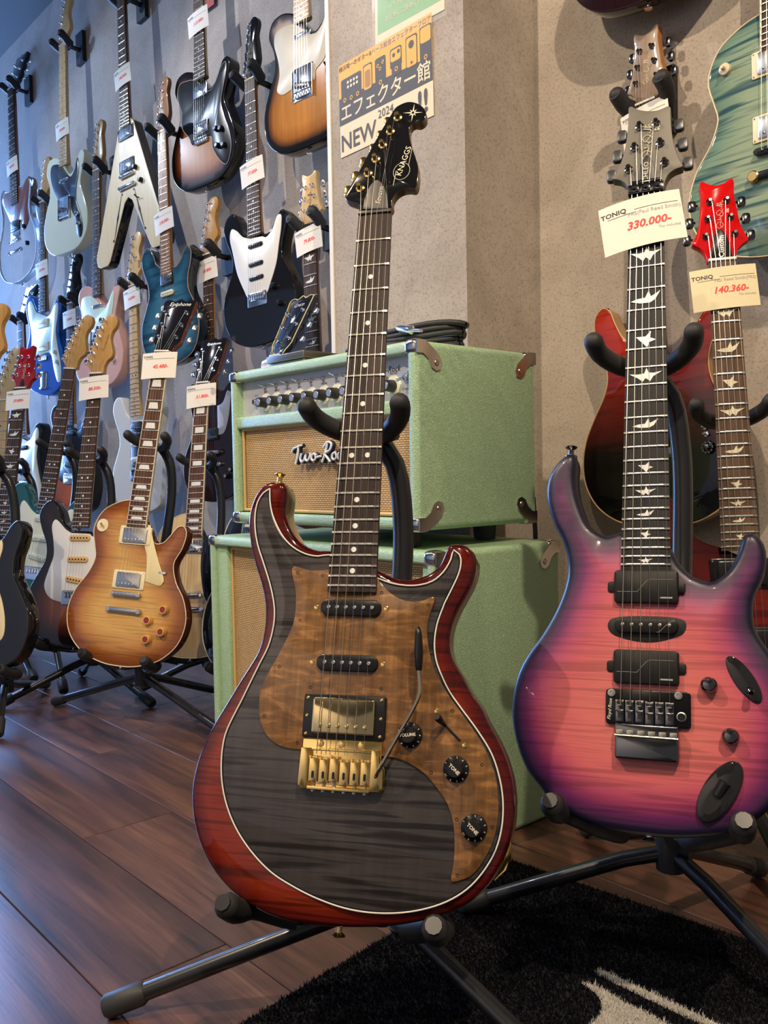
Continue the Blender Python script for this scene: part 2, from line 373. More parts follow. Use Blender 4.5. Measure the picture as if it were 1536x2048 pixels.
GUARD = dict(
 strat=[(31,170),(42,162),(70,172),(92,196),(106,196),(110,172),(98,135),(93,90),(102,50),(120,8),(132,-40),(130,-84),(116,-100),(98,-88),(62,-44),(40,-28),(-40,-28),(-84,-14),(-104,16),(-96,60),(-83,105),(-89,150),(-99,195),(-90,212),(-50,182),(-31,172)],
 tele=[(31,140),(50,136),(72,152),(92,184),(106,190),(104,150),(92,104),(78,60),(46,40),(42,18),(-42,18),(-80,14),(-102,30),(-92,70),(-96,110),(-112,165),(-104,192),(-60,196),(-31,190)],
 hss=[(31,168),(46,162),(74,178),(98,214),(112,214),(112,180),(100,130),(86,76),(58,22),(40,-4),(-40,-4),(-58,22),(-88,80),(-104,140),(-118,200),(-108,222),(-86,212),(-60,188),(-31,176)],
 jazz=[(31,165),(58,172),(82,198),(106,214),(120,200),(114,155),(100,100),(112,40),(132,-20),(142,-80),(132,-118),(112,-112),(86,-62),(56,8),(-56,8),(-98,30),(-98,80),(-104,130),(-126,190),(-128,238),(-108,250),(-86,232),(-60,196),(-31,186)],
 deluxe=[(31,140),(52,138),(74,156),(100,192),(122,202),(126,180),(112,135),(98,90),(112,40),(134,-12),(142,-66),(120,-112),(96,-100),(54,-44),(47,-8),(-47,-8),(-60,16),(-98,62),(-100,110),(-120,170),(-108,204),(-70,204),(-31,194)],
 lp=[(31,178),(38,177),(52,140),(74,92),(98,40),(92,30),(46,36),(46,60),(40,100),(31,122)],
 sg=[(31,150),(60,160),(84,196),(96,190),(92,140),(80,95),(60,60),(31,55)])
GSHARP = dict(lp=(0,1,6,9))
def fret_v(sc, n): return sc*2**(-n/12)
def bird(k):
    b = [[(-22,3),(-10,-4),(-4,-9),(0,-4),(6,-9),(10,-2),(22,5),(10,3),(4,4),(1,11),(-2,3),(-10,2)],
         [(-21,-3),(-8,-6),(6,-6),(13,-2),(20,9),(11,4),(7,2),(4,10),(-1,1),(-12,0)],
         [(-14,3),(-4,-6),(2,-12),(5,-5),(14,-2),(6,1),(7,10),(0,3)]][k % 3]
    return b
def neck(g, sc, nf, hs, board, neckmat, hsmat, nutw=42, w12=51, inlay='dot', binding=None, fine=False, nutmat=WHT, frets_parts=True, hsc=1., posts=CHROME, buttons=CHROME, heel=26, logo=None, endpad=6, side=None, inmat=PEARL, hsthick=15, truss=None, tilt=0):
    if tilt: g.tilt = math.radians(tilt); g.sc = sc
    hw = lambda v: (nutw+(w12-nutw)*(sc-v)/(sc/2))/2
    ve = fret_v(sc, nf)-endpad
    # fretboard with a gentle radius
    def slab(va, vb, w0, w1, ex=0., n=6):
        V, F = [], []
        for v in (va, vb):
            h = hw(v)+ex
            V += [(h*(2*i/n-1), w1-1.1*((2*i/n-1)**2), v) for i in range(n+1)]+[(h, w0, v), (-h, w0, v)]
        m = n+3
        for i in range(m): F.append((i, m+i, m+(i+1) % m, (i+1) % m))
        F += [tuple(range(m)), tuple(range(m, 2*m))[::-1]]
        return V, F
    g.part('fretboard', slab(ve, sc, -6.5, -1.2), board)
    if binding: g.part('fretboard_binding', join(*[box(s*hw(sc)-1.2, s*hw(sc)+1.2, ve, sc, -6.5, -2.1) if False else ([(s*hw(ve)-1, -6.5, ve), (s*hw(ve)+1.3, -6.5, ve), (s*hw(ve)+1.3, -2, ve), (s*hw(ve)-1, -2, ve), (s*hw(sc)-1, -6.5, sc), (s*hw(sc)+1.3, -6.5, sc), (s*hw(sc)+1.3, -2, sc), (s*hw(sc)-1, -2, sc)], [(0,1,2,3),(4,7,6,5),(0,4,5,1),(1,5,6,2),(2,6,7,3),(3,7,4,0)]) for s in (-1, 1)]), binding)
    # back of the neck, half round, thicker towards the heel
    vh = hs_v = sc; V, F = [], []; rows = [ve+8, ve+70, sc-70, sc, sc+12]
    n = 8
    for k, v in enumerate(rows):
        h = hw(min(v, sc)); d = (heel, 20, 18, 16, 13)[k]
        V += [(h*math.cos(PI+PI*i/n), -6.5-3.2*(k == 4)+d*math.sin(PI+PI*i/n), v) for i in range(n+1)]
    m = n+1
    for k in range(len(rows)-1):
        for i in range(n): F.append((k*m+i, (k+1)*m+i, (k+1)*m+i+1, k*m+i+1))
        F.append((k*m+n, (k+1)*m+n, (k+1)*m, k*m))
    F += [tuple(range(m)), tuple(range((len(rows)-1)*m, len(rows)*m))[::-1]]
    g.part('neck', (V, F), neckmat, smooth=50)
    g.part('nut', box(-hw(sc), hw(sc), sc, sc+4.5, -5, .8, .6), nutmat)
    # frets
    fm = shared('fret', prism([(-.5, -1.1), (.5, -1.1), (.5, 1.1), (-.5, 1.1)], -1.6, 0, .35), FRET)
    if fine or frets_parts:
        for i in range(1, nf+1):
            v = fret_v(sc, i); g.at('fret', fm, 0, v, -.2 if fine else 0, (2*hw(v), 1.1, 1 if fine else 1.15))
    # inlays
    pos = [3, 5, 7, 9, 12, 15, 17, 19, 21]
    if inlay == 'bird' and nf == 24: pos = pos+[24]
    for k, f in enumerate(p for p in pos if p <= nf):
        va, vb = fret_v(sc, f), fret_v(sc, f-1); v = (va+vb)/2; gap = vb-va
        if inlay == 'dot':
            me = shared('dot', lathe(0, 0, [(3.1, -1.6), (3.1, -.75)], 14), inmat)
            for u in ((-9.5, 9.5) if f == 12 else (0,)): g.at('dot_inlay', me, u, v, .15)
        elif inlay == 'bdot':
            me = shared('bdot', lathe(0, 0, [(2.6, -1.6), (2.6, -.75)], 10), BLK)
            for u in ((-9.5, 9.5) if f == 12 else (0,)): g.at('dot_inlay', me, u, v, .15)
        elif inlay == 'bird':
            s = min(1., gap/26); g.part('bird_inlay', prism([(a*s*(.86 if s > .9 else 1), v+b*s) for a, b in bird(k)], -1.7, -.6), inmat)
        elif inlay in ('block', 'trap'):
            h = hw(v)*.62; t = .78 if inlay == 'trap' else 1.; d = gap*.30
            g.part('block_inlay', prism([(-h, v-d), (h, v-d), (h*t, v+d), (-h*t, v+d)], -1.7, -.65), inmat)
    # headstock
    if hs:
        if isinstance(hs, str): o, pp, bb = HS[hs]; o = [(a*hsc, sc+4+b*hsc) for a, b in o]; pp = [(a*hsc, sc+4+b*hsc) for a, b in pp]; bb = [(a*hsc, sc+4+b*hsc) for a, b in bb]
        else: o, pp, bb = hs
        sh = tuple(i for i, p in enumerate(o) if p[1] < sc+6)
        if isinstance(hs, str) and hs == 'prs': sh += (3, 10, len(o)-3, len(o)-10)
        if isinstance(hs, str) and hs == 'open': sh += (3, 6, len(o)-3, len(o)-6)
        head = g.part('headstock', prism(spline(o, 3.5 if fine else 6, True, sh), -9-hsthick, -9, 1.2), [hsmat, side] if side else hsmat)
        if side:
            for p in head.data.polygons: p.material_index = 0 if p.normal.y < -.6 else 1
        post = shared('post', lathe(0, 0, [(5.6, -.2), (5.6, 1.5), (3.6, 2.2), (3.1, 4), (3.1, 9), (2.4, 9.8)], 12), posts)
        btn = shared('button', join(prism(rrect(0, 0, 13, 17, 4.5), -5.5, 1.5, 1.6), tube([(0, -2, 0), (9, -2, 0)], 2.2, 6)), buttons)
        for a, b in pp: g.at('tuning_post', post, a, b, -9)
        for a, b in bb: g.at('tuning_button', btn, a, b, -9-hsthick+3, (-1 if a > 0 else 1, 1, 1))
    # strings
    pts = pp if hs else []
    order = sorted(range(len(pts)), key=lambda i: (pts[i][0] > 0, pts[i][1] if pts[i][0] <= 0 else -pts[i][1])) if hs and pp and max(p[0] for p in pp) > 15 and min(p[0] for p in pp) < -12 else list(range(len(pts)))
    vs = []
    for i in range(6):
        un = (-.5+i/5)*(nutw-7); ub = (-.5+i/5)*52; r = (.55, .47, .40, .30, .26, .22)[i]*(1. if fine else .8)
        path = [(ub, 3.2, 0), (un, 1.2, sc+2)]
        if hs and i < len(pts): a, b = pts[order[i]]; path.append((a+2.5*(1 if a < un else -1), -2.5, b))
        vs.append(tube(path, r, 5 if fine else 4))
    if fine:
        for i, vf in enumerate(vs): g.part('string', vf, STEEL if i < 3 else P('plain_string', (.62, .63, .66), .2, 1))
    else: g.part('strings', join(*vs), STEEL, kind='stuff')

POLE = lathe(0, 0, [(2.3, -.5), (2.3, .8), (1.7, 1.2)], 10)
def pickup(g, kind, v, u=0, mat=BLK, ring=None, rot=0, poles=CHROME, w=-2.5, fine=False, name='pickup'):
    c, s = math.cos(math.radians(rot)), math.sin(math.radians(rot)); R = lambda a, b: (u+a*c-b*s, v+a*s+b*c)
    if kind == 'single': o = g.part(name, prism(rrect(u, v, 70, 18, 9, 5, rot), -9, w, 1.4), mat); rows = [0]
    elif kind == 'lip': o = g.part(name, prism(rrect(u, v, 64, 14, 7, 5, rot), -9, w, 2.4), mat); rows = []
    elif kind == 'soap': o = g.part(name, prism(rrect(u, v, 88, 36, 4, 4, rot), -9, w, 1.5), mat); rows = [0]
    elif kind == 'bar': o = g.part(name, prism(rrect(u, v, 70, 38, 3, 4, rot), -9, w, 1.2), mat); rows = [9.5]
    elif kind in ('hum', 'humx'):
        if ring is not None:
            rg = g.part('pickup_ring', prism(rrect(u, v, 90, 46, 3.5, 4, rot), -10, w-2.5, 1.2), ring)
            sm = shared('ring_screw', lathe(0, 0, [(1.7, -.4), (1.5, .6)], 8), CHROME)
            for a, b in ((-41, 19), (41, 19), (-41, -19), (41, -19)): g.at('ring_screw', sm, *R(a, b), w-2.5, parent=g.e)
        o = g.part(name, prism(rrect(u, v, 69, 38, 3, 4, rot), -9, w, 1.8), mat); rows = [-10] if kind == 'hum' else [-10, 10]
    pm = shared('pole', POLE, poles)
    if rows:
        vs = []
        for r in rows:
            for i in range(6):
                a, b = R((-.5+i/5)*50, r)
                if fine: g.at('pole_piece', pm, a, b, w, parent=None).parent = o
                else: g.at('pole_piece', pm, a, b, w).parent = o
    return o
def knob(g, u, v, mat=BLK, top=None, r=9, h=12, w=-8, name='knob'):
    me = shared('knob%s%d%d' % (mat.name, r, h), lathe(0, 0, [(r, 0), (r*.97, h*.55), (r*.82, h), (r*.7, h+.2)], 18), mat)
    o = g.at(name, me, u, v, w)
    if top:
        t = shared('kt%s%d%d' % (top.name, r, h), lathe(0, 0, [(r*.66, h), (r*.6, h+.9)], 16), top); under(g.at('knob_cap', t, u, v, w), o)
    return o
def screw(g, u, v, w, r=2.1, mat=CHROME, name='screw'):
    return g.at(name, shared('scr%s%d' % (mat.name, r*10), lathe(0, 0, [(r, -.3), (r*.9, .5), (r*.4, .9)], 10), mat), u, v, w)
def bridge(g, kind, mat=CHROME, w=-8, mat2=None):
    mat2 = mat2 or mat
    if kind == 'tom':
        g.part('bridge', join(prism(rrect(0, 0, 82, 12, 5), w+2, 1.2, 1), *[prism(rrect((-.5+i/5)*52, 0, 7, 5, 1), 1, 2.6, .6) for i in range(6)], lathe(-37, 0, [(4.5, w), (4.5, 2)], 10), lathe(37, 0, [(4.5, w), (4.5, 2)], 10)), mat)
        return
    if kind == 'stop': g.part('tailpiece', join(prism(rrect(0, -40, 84, 13, 6), w+2, 1.5, 3), *[lathe(s*43, -40, [(7, w), (7, 1), (5.5, 2.6)], 14) for s in (-1, 1)]), mat); return
    if kind == 'strat':
        g.part('bridge_plate', prism(rrect(0, -14, 84, 42, 4), w, w+3, .8), mat)
    if kind == 'tele':
        g.part('bridge_plate', join(prism(rrect(0, 22, 78, 90, 4), w, w+2, .6), box(-39, -37, -22, 60, w, 0), box(37, 39, -22, 60, w, 0)), mat)
    for i in range(6):
        sd = shared('saddle'+mat2.name, join(prism(rrect(0, -6, 8.6, 19, 1.5), 0, 3, .8), box(-3.6, 3.6, -1.5, 3, 2.5, 5.5, .8)), mat2)
        g.at('saddle', sd, (-.5+i/5)*53, 0, w+4 if kind != 'hard' else w+3)
def ghole(g, pts, mat): g.part('sound_hole', prism(pts, -8.6, -7.6), mat)
def binding(g, outline, mat, w=-9, r=1.3): 
    p = ccw(outline); q = [(a, w, b) for a, b in p]; q.append(q[0]); q.append(q[1]); g.part('body_binding', tube(q, r, 6, False), mat)
def tag_card(pos, M, label, price, size=(100, 69), yellow=False, fine=False, brand='TONIQ', maker='', mid=PI, note='', bow=5.):
    """a curved price card with printed text, hung on the strings"""
    e = thing('price_tag', label, 'price tag', pos, M, 'price tags on the guitars')
    sx, sy = size; n = 8; mt = CARDY if yellow else CARD
    bend = lambda u: -bow*(2*u/sx)**2
    V = []; F = []
    for k in (0, 1):
        for i in range(n+1):
            u = -sx/2+sx*i/n; V += [(u, bend(u)-k*.5, -sy/2), (u, bend(u)-k*.5, sy/2)]
    m = 2*(n+1)
    for i in range(n):
        a = 2*i; F += [(a, a+2, a+3, a+1), (m+a, m+a+1, m+a+3, m+a+2), (a, m+a, m+a+2, a+2), (a+1, a+3, m+a+3, m+a+1)]
    F += [(0, 1, m+1, m), (2*n, m+2*n, m+2*n+1, 2*n+1)]
    cv = lambda V: [(a/1000, -w/1000, b/1000) for a, w, b in V]
    link('card', mesh((cv(V), F)), e, mt)
    def flat(vf, mat, name, d=.25): 
        link(name, mesh((cv([(a, bend(a)+d, b) for a, w, b in vf[0]]), vf[1])), e, mat)
    price_vf = place_text(text_vf(price, 15 if fine else 14, shear=.25, bold=.42), 8 if fine else 6, -4, 0)
    flat(price_vf, RED, 'price_text')
    bars = []
    def line(u0, u1, v, t): 
        for k in range(6): a = u0+(u1-u0)*k/6; b = u0+(u1-u0)*(k+1)/6; bars.append(([(a, 0, v), (b, 0, v), (b, 0, v+t), (a, 0, v+t)], [(0, 1, 2, 3)]))
    line(-40, -6, 14, .6) if fine else line(-40, 44, 17, .8)
    if fine: line(-6, 46, 18, .6)
    flat(join(*bars), INK, 'rule_line')
    flat(place_text(text_vf(brand, 9 if fine else 8, bold=.2), -32, 20 if fine else 23, 0, sx=1.1), INK, 'shop_text')
    if maker: flat(place_text(text_vf(maker, 7.4), 17, 12.5, 0, sx=.98), GREY, 'maker_text')
    if note: flat(place_text(text_vf(note, 5), 32, -14, 0), GREY, 'tax_text')
    return e
def string_tag(g, v, label, price, u=0, rot=7, w=5, **k):
    M = g.M @ Matrix.Rotation(math.radians(-rot), 3, 'Y')
    return tag_card(g.world(u, v, w), M, label, price, **k)
# ---------------------------------------------------------------- hangers and stands
def hanger(g, sc, label, v=None, plate=True):
    v = v or sc+12; p = g.world(0, v, -22); wy = WY
    e = thing('wall_hanger', label, 'hanger', (p.x, wy, p.z), None, 'guitar hangers on the wall')
    k = Matrix.Translation((-p.x, -wy, -p.z))
    loc = lambda q: (q[0]-p.x, q[1]-wy, q[2]-p.z)
    bx = lambda x, y0, y1, z: ([(x*a, y, z*b) for y in (y0, y1) for a, b in ((-1, -1), (1, -1), (1, 1), (-1, 1))], [(0, 1, 2, 3), (7, 6, 5, 4), (0, 4, 5, 1), (1, 5, 6, 2), (2, 6, 7, 3), (3, 7, 4, 0)])
    if plate: link('wall_plate', mesh(bx(.033, -.016, 0, .062)), e, BLKM)
    yb = p.y-wy+.006
    link('arm', mesh(tube([(0, -.004, -.01), (0, yb, -.004)], .009, 8)), e, TUBE)
    for s in (-1, 1):
        a = [Vector((s*.006, yb, -.008)), Vector((s*.032, yb-.004, -.006)), Vector((s*.043, yb-.03, 0)), Vector((s*.046, yb-.056, .012))]
        vf = tube(smooth3(a, .01), .0125, 10)
        # flattened pad standing up at each side
        pad = capped([(s*.038, yb-.01, -.016), (s*.046, yb-.03, 0), (s*.049, yb-.058, .022)], .0155, 10)
        link('padded_prong', mesh(join(vf, pad)), e, FOAM)
    return e
def floor_stand(g, label, yoke_v, foot_ang, r=.33, hub=None, hw=-120, lspread=None, pu=34, vbot=None, crad=95, legs=(0, 120, 240), spread=50, cmin=18, yoke=True, group='guitar stands on the floor', tilt=(0, 0), leg_r=.0105, legr=None):
    """tubular stand: three legs with rubber feet, post, padded cradle under the body and padded yoke behind the neck"""
    vbot = vbot if vbot is not None else g.vb
    b = g.world(0, vbot+12, hw); hub = Vector(hub) if hub else Vector((b.x, b.y, max(b.z-.012, FZ+.13))); base_ = Vector((hub.x, hub.y, FZ))
    e = thing('guitar_stand', label, 'guitar stand', base_, None, group)
    R_ = lambda p: tuple(Vector(p)-base_)
    hz = hub.z-FZ
    link('hub', mesh(join(tube([(0, 0, hz-.05), (0, 0, hz+.02)], .019, 14), tube([(.0, 0, hz-.02), (.03, .0, hz-.02)], .009, 8))), e, RUBBER)
    for i, a in enumerate(legs):
        t = math.radians(foot_ang+a); rr = (legr[i] if legr else r)
        f = Vector((math.cos(t)*rr, math.sin(t)*rr, .014)); s0 = Vector((math.cos(t)*.012, math.sin(t)*.012, hz-.03)); m1 = Vector((math.cos(t)*.06, math.sin(t)*.06, hz-.045))
        lg = link('leg', mesh(tube([s0, m1, f], leg_r, 12)), e, TUBE)
        d = (f-m1).normalized(); link('rubber_foot', mesh(tube([f-d*.045, f-d*.04, f+d*.002, f+d*.006], [leg_r*1.05, leg_r*1.35, leg_r*1.35, leg_r*1.1], 12)), lg, RUBBER)
    top = g.world(0, yoke_v-12, -62); bm = g.world(pu*.8, 40, -98)
    link('post', mesh(tube(smooth3([(0, 0, hz-.04), (0, 0, hz+.03), R_(bm), R_(g.world(pu, yoke_v-230, -96)), R_(g.world(pu, yoke_v-110, -88)), R_(g.world(pu*.7, yoke_v-45, -74)), R_(top)], .02), .0125, 12)), e, TUBE)
    for s in (-1, 1):
        c0 = hub+Vector((0, 0, .005)); cu = s*crad
        # find the outline height above the cradle arm
        pts = [c0, g.world(s*crad*.5, vbot-8, -88), g.world(cu, vbot+cmin-20, -52), g.world(cu*1.04, vbot+cmin-17, -10), g.world(cu*1.06, vbot+cmin-4+tilt[0], 22)]
        pts = smooth3([R_(p) for p in pts], .012)
        cr = link('cradle_arm', mesh(tube(pts, .0085, 10)), e, TUBE)
        h = len(pts)//2; link('foam_sleeve', mesh(capped([p for p in pts[h-1:]], .0135, 12)), cr, FOAM)
    if yoke:
        yk = link('neck_yoke', mesh(tube(smooth3([R_(g.world(-30, yoke_v-13, -44)), R_(g.world(0, yoke_v-16, -52)), R_(g.world(30, yoke_v-13, -44))], .01), .011, 10)), e, TUBE)
        sp0 = spread
        for s in (-1, 1):
            spread = (lspread or sp0) if s < 0 else sp0
            pr = smooth3([R_(g.world(s*16, yoke_v-15, -48)), R_(g.world(s*(spread*.62), yoke_v-14, -34)), R_(g.world(s*spread, yoke_v-6, -8)), R_(g.world(s*(spread+5), yoke_v+4, 24))], .01)
            link('padded_prong', mesh(capped(pr, .0118, 12)), yk, FOAM)
    return e
def strap_button(g, u, v, mat=CHROME, dv=1, w=-30, ang=0):
    c, s = math.sin(math.radians(ang)), math.cos(math.radians(ang)); q = lambda t: (u+c*t*dv, w, v+s*t*dv)
    return g.part('strap_button', tube([q(-3), q(1), q(3), q(9), q(12), q(13)], [7.5, 7.5, 3.2, 3.2, 7.5, 7.0], 14), mat)
H_OUT=[(33.0,198.9),(44.0,193.5),(58.4,191.4),(76.1,195.1),(87.9,201.1),(95.0,207.3),(99.7,217.7),(102.2,224.8),(106.3,231.9),(115.1,232.7),(125.5,229.9),(132.7,223.2),(135.9,214.4),(135.6,204.0),(131.9,190.1),(125.5,176.3),(117.4,160.8),(111.1,143.6),(109.0,128.4),(110.5,113.5),(115.9,100.4),(124.9,87.5),(135.4,70.0),(145.0,57.5),(153.3,40.9),(165.6,20.9),(175.3,-1.0),(180.8,-23.2),(182.0,-49.5),(179.0,-71.4),(172.5,-91.3),(161.6,-112.5),(148.3,-127.5),(130.4,-140.8),(107.7,-151.4),(82.3,-159.7),(54.1,-166.0),(18.4,-170.4),(-18.3,-172.5),(-48.4,-171.2),(-76.7,-166.2),(-106.2,-154.6),(-131.6,-137.5),(-151.4,-116.2),(-166.2,-89.3),(-173.9,-61.1),(-175.1,-39.4),(-170.1,-9.8),(-159.4,18.2),(-143.1,48.8),(-128.2,75.9),(-118.4,92.4),(-110.4,108.4),(-105.7,129.8),(-105.5,147.8),(-108.0,165.6),(-113.6,183.7),(-123.7,207.6),(-131.7,231.8),(-136.9,260.2),(-135.9,275.5),(-130.6,292.7),(-120.7,305.3),(-105.2,308.7),(-97.4,307.3),(-92.7,299.9),(-91.8,290.3),(-92.7,273.1),(-89.4,261.8),(-82.5,248.8),(-71.8,235.7),(-59.8,228.6),(-46.3,224.5),(-32.1,224.5)]
H_IN=[(-110.2,297.5),(-118.0,292.4),(-124.0,282.0),(-126.0,266.8),(-124.2,248.0),(-119.1,229.1),(-110.4,208.7),(-100.5,185.0),(-94.1,165.2),(-91.3,149.3),(-91.8,131.7),(-96.0,112.0),(-104.5,92.6),(-114.5,69.6),(-123.7,48.2),(-129.0,36.8),(-137.8,14.1),(-139.8,-10.4),(-136.5,-36.7),(-128.6,-60.1),(-115.7,-82.5),(-96.4,-104.3),(-71.3,-123.7),(-44.7,-135.9),(-19.0,-144.6),(10.9,-151.0),(37.7,-152.7),(66.3,-150.5),(91.8,-144.9),(116.9,-135.1),(137.2,-121.6),(152.8,-104.2),(164.8,-83.0),(170.6,-60.7),(171.4,-36.7),(167.9,-14.9),(159.3,9.2),(144.7,31.2),(124.7,55.8),(112.7,71.2),(103.5,88.0),(97.0,104.3),(94.7,120.9),(96.5,141.1),(104.2,165.2),(112.2,182.3),(118.6,197.8),(120.7,210.0),(118.7,219.0),(112.2,224.0),(109.4,213.4),(101.1,198.8),(89.4,188.9),(75.6,184.6),(59.6,183.9),(41.9,186.7),(28.2,191.4),(15.5,195.2),(-5.7,206.5),(-31.4,217.9),(-44.4,216.4),(-59.7,219.1),(-75.6,227.2),(-87.9,238.4),(-97.9,253.3),(-105.1,268.4),(-109.0,283.7)]
H_PG=[(-71.5,204.2),(-66.6,203.5),(-52.1,199.8),(-37.1,199.7),(-30.7,200.9),(-16.6,197.6),(12.8,195.0),(28.5,190.1),(37.1,180.3),(47.3,172.6),(60.7,166.7),(76.6,166.2),(86.8,169.7),(92.0,172.0),(93.8,169.3),(91.6,161.3),(87.7,147.6),(86.7,132.3),(89.1,115.6),(95.0,96.1),(105.8,76.5),(123.4,53.1),(137.1,36.3),(148.2,20.8),(154.7,9.7),(163.3,-10.7),(166.9,-32.6),(166.7,-54.6),(162.5,-74.4),(152.7,-94.6),(141.6,-108.3),(128.1,-114.8),(122.3,-116.4),(121.1,-114.3),(122.9,-99.1),(123.4,-81.9),(121.6,-62.3),(115.1,-42.9),(103.9,-28.0),(88.8,-13.2),(71.4,-3.9),(57.3,0.1),(46.4,0.9),(7.8,1.3),(-45.3,2.7),(-61.1,3.2),(-77.3,7.6),(-90.2,17.9),(-98.3,33.3),(-100.2,48.2),(-99.8,64.0),(-95.2,77.3),(-86.4,94.8),(-73.8,121.3),(-67.1,140.7),(-66.1,158.4),(-68.1,176.4),(-72.2,190.7),(-73.9,201.5)]
H_HS=[(-23.0,659.5),(-22.9,667.7),(-30.6,671.0),(-40.5,676.4),(-42.7,679.5),(-41.2,687.2),(-30.6,708.5),(-17.9,736.5),(-5.9,762.6),(3.5,781.3),(11.0,795.2),(16.5,804.9),(24.8,809.7),(33.9,811.4),(44.3,807.9),(52.8,800.9),(57.1,792.4),(57.0,784.3),(53.8,778.9),(47.8,776.7),(42.6,778.2),(38.1,775.1),(36.7,768.7),(37.9,756.9),(41.6,742.7),(46.3,728.5),(49.9,716.9),(51.3,706.7),(51.3,695.5),(50.2,686.9),(47.4,682.3),(40.9,683.7),(31.9,683.3),(24.1,678.7),(19.4,671.4),(18.2,657.3)]
H_TP=[(-23.3,690.8),(-14.2,711.1),(-5.1,730.9),(3.0,750.5),(12.1,769.3),(20.9,788.5)]
H_TB=[(-44.4,700.8),(-35.7,721.6),(-26.5,741.4)]
H_TRUSS=[(-17.6,660.4),(-16.8,672.5),(-13.5,685.5),(-8.0,696.1),(-3.1,700.0),(-0.0,699.7),(5.4,693.4),(9.9,685.1),(13.0,673.7),(14.4,658.1)]
H_STAR=[(40.3,793.6)]
H_LOGO=[(26.1,704.5),(37.4,742.0),(28.4,708.1)]
H_SEV=[(0.5,662.7),(2.3,684.6)]
H_PK=[(0.1,157.5),(-36.3,156.8),(35.2,158.7),(-0.3,96.7),(-36.1,96.3),(34.9,97.1)]
H_RING=[(-47.5,62.1),(46.1,63.0),(46.0,16.8),(-46.4,15.6)]
H_COV=[(-36.2,58.5),(35.0,59.5),(35.1,19.9),(-35.5,20.6)]
H_BR=[(-44.1,14.8),(43.5,15.9),(42.6,9.5),(32.0,8.1),(-33.7,6.0),(-43.4,5.5),(-45.0,-35.8),(47.1,-35.1),(47.3,-14.8),(-36.8,-10.4),(32.8,-6.2),(32.7,-33.0)]
H_SCR=[(-66.8,196.6),(-36.6,193.3),(33.7,175.2),(86.4,162.3),(-59.4,142.4),(-79.7,90.2),(38.8,70.5),(-41.4,69.3),(-92.5,36.4),(-51.5,9.4),(116.8,51.2),(149.4,-1.4),(96.9,-12.1),(125.3,-56.4),(161.3,-61.3),(127.5,-109.3)]
H_KN=[(72.6,24.3),(122.8,-7.2),(143.1,-63.0),(85.4,25.0)]
H_SW=[(104.2,44.3),(106.8,38.5),(126.6,21.2),(100.4,48.7),(131.1,16.9)]
H_ARM=[(39.0,-21.1),(84.6,62.9),(85.5,67.0),(83.4,92.5),(79.9,134.1)]
H_STR=[(-105.4,318.5),(1.1,-180.2),(175.6,-88.2),(170.3,-101.4)]
H_CRAD=[(-105.7,-148.4),(110.0,-154.3)]
H_YOKE=[(-59.0,388.9),(46.4,390.4)]
P_OUT=[(-104.3,292.5),(-114.4,278.2),(-119.2,259.2),(-117.9,239.5),(-109.8,212.9),(-98.8,191.1),(-92.3,167.6),(-91.5,148.6),(-96.2,127.7),(-105.0,104.9),(-118.7,79.7),(-134.6,56.7),(-145.4,36.0),(-151.8,11.3),(-153.5,-12.9),(-151.2,-32.7),(-142.9,-59.5),(-132.3,-79.8),(-117.6,-95.7),(-105.2,-109.9),(-86.0,-121.3),(-58.6,-130.5),(-27.6,-134.7),(2.6,-135.6),(27.8,-134.9),(52.7,-131.6),(79.1,-125.5),(101.2,-114.5),(120.6,-98.2),(137.2,-75.0),(147.6,-44.4),(152.5,-14.0),(149.7,16.4),(141.1,41.8),(129.6,62.3),(118.1,80.8),(113.1,91.8),(111.5,104.8),(111.7,114.1),(113.2,125.2),(116.7,133.9),(121.5,144.2),(124.8,153.9),(126.6,165.0),(126.7,176.7),(124.7,185.2),(120.2,193.4),(114.2,197.4),(108.9,197.8),(104.5,195.1),(101.8,189.4),(98.8,178.6),(94.1,167.0),(88.7,157.4),(81.3,149.3),(73.4,143.9),(67.2,142.4),(59.0,144.2),(50.1,148.1),(42.9,154.4),(35.5,163.5),(30.1,174.2),(27.3,180.3),(3.9,186.4),(-28.9,201.7),(-33.5,200.0),(-45.5,196.8),(-55.6,200.3),(-65.9,208.7),(-74.5,227.2),(-81.2,249.1),(-83.7,271.2),(-82.9,290.2),(-87.3,300.0),(-94.6,299.7)]
P_HS=[(-22.8,653.6),(-25.8,658.8),(-33.7,666.0),(-43.1,670.0),(-38.7,677.3),(-31.9,693.3),(-27.1,713.2),(-24.3,736.1),(-22.9,759.4),(-22.5,773.6),(-19.5,773.9),(-12.5,768.3),(0.3,762.4),(14.0,760.5),(24.7,763.3),(27.6,763.8),(29.5,761.6),(29.9,747.5),(31.2,724.1),(34.8,700.4),(39.5,683.6),(44.0,671.4),(34.7,668.7),(27.1,663.4),(22.3,653.1),(20.9,644.4)]
P_TP=[(-22.2,678.5),(-15.0,709.3),(-8.8,739.4),(11.7,739.6),(16.9,709.6),(22.1,680.0)]
P_TB=[(-45.6,681.8),(-38.3,710.2),(-32.5,739.2),(39.2,741.2),(43.7,711.9),(49.6,682.7)]
P_PK=[(-34.8,152.0),(35.0,152.2),(34.8,114.8),(-34.4,113.6),(-42.3,133.2),(42.0,134.0),(-40.7,88.2),(41.6,90.4),(-34.0,88.4),(33.7,90.2),(-34.0,61.2),(35.5,62.6),(35.2,24.6),(-33.6,22.2)]
P_BR=[(-43.0,18.1),(47.5,17.8),(46.8,-20.8),(-42.1,-20.3),(-32.0,4.1),(30.6,6.7),(30.5,-15.6),(-31.8,-19.8)]
P_BLK=[(-31.9,-19.5),(35.1,-19.8),(34.8,-55.8),(-31.2,-54.5)]
P_KN=[(65.8,26.8),(86.3,-25.4),(73.4,27.2)]
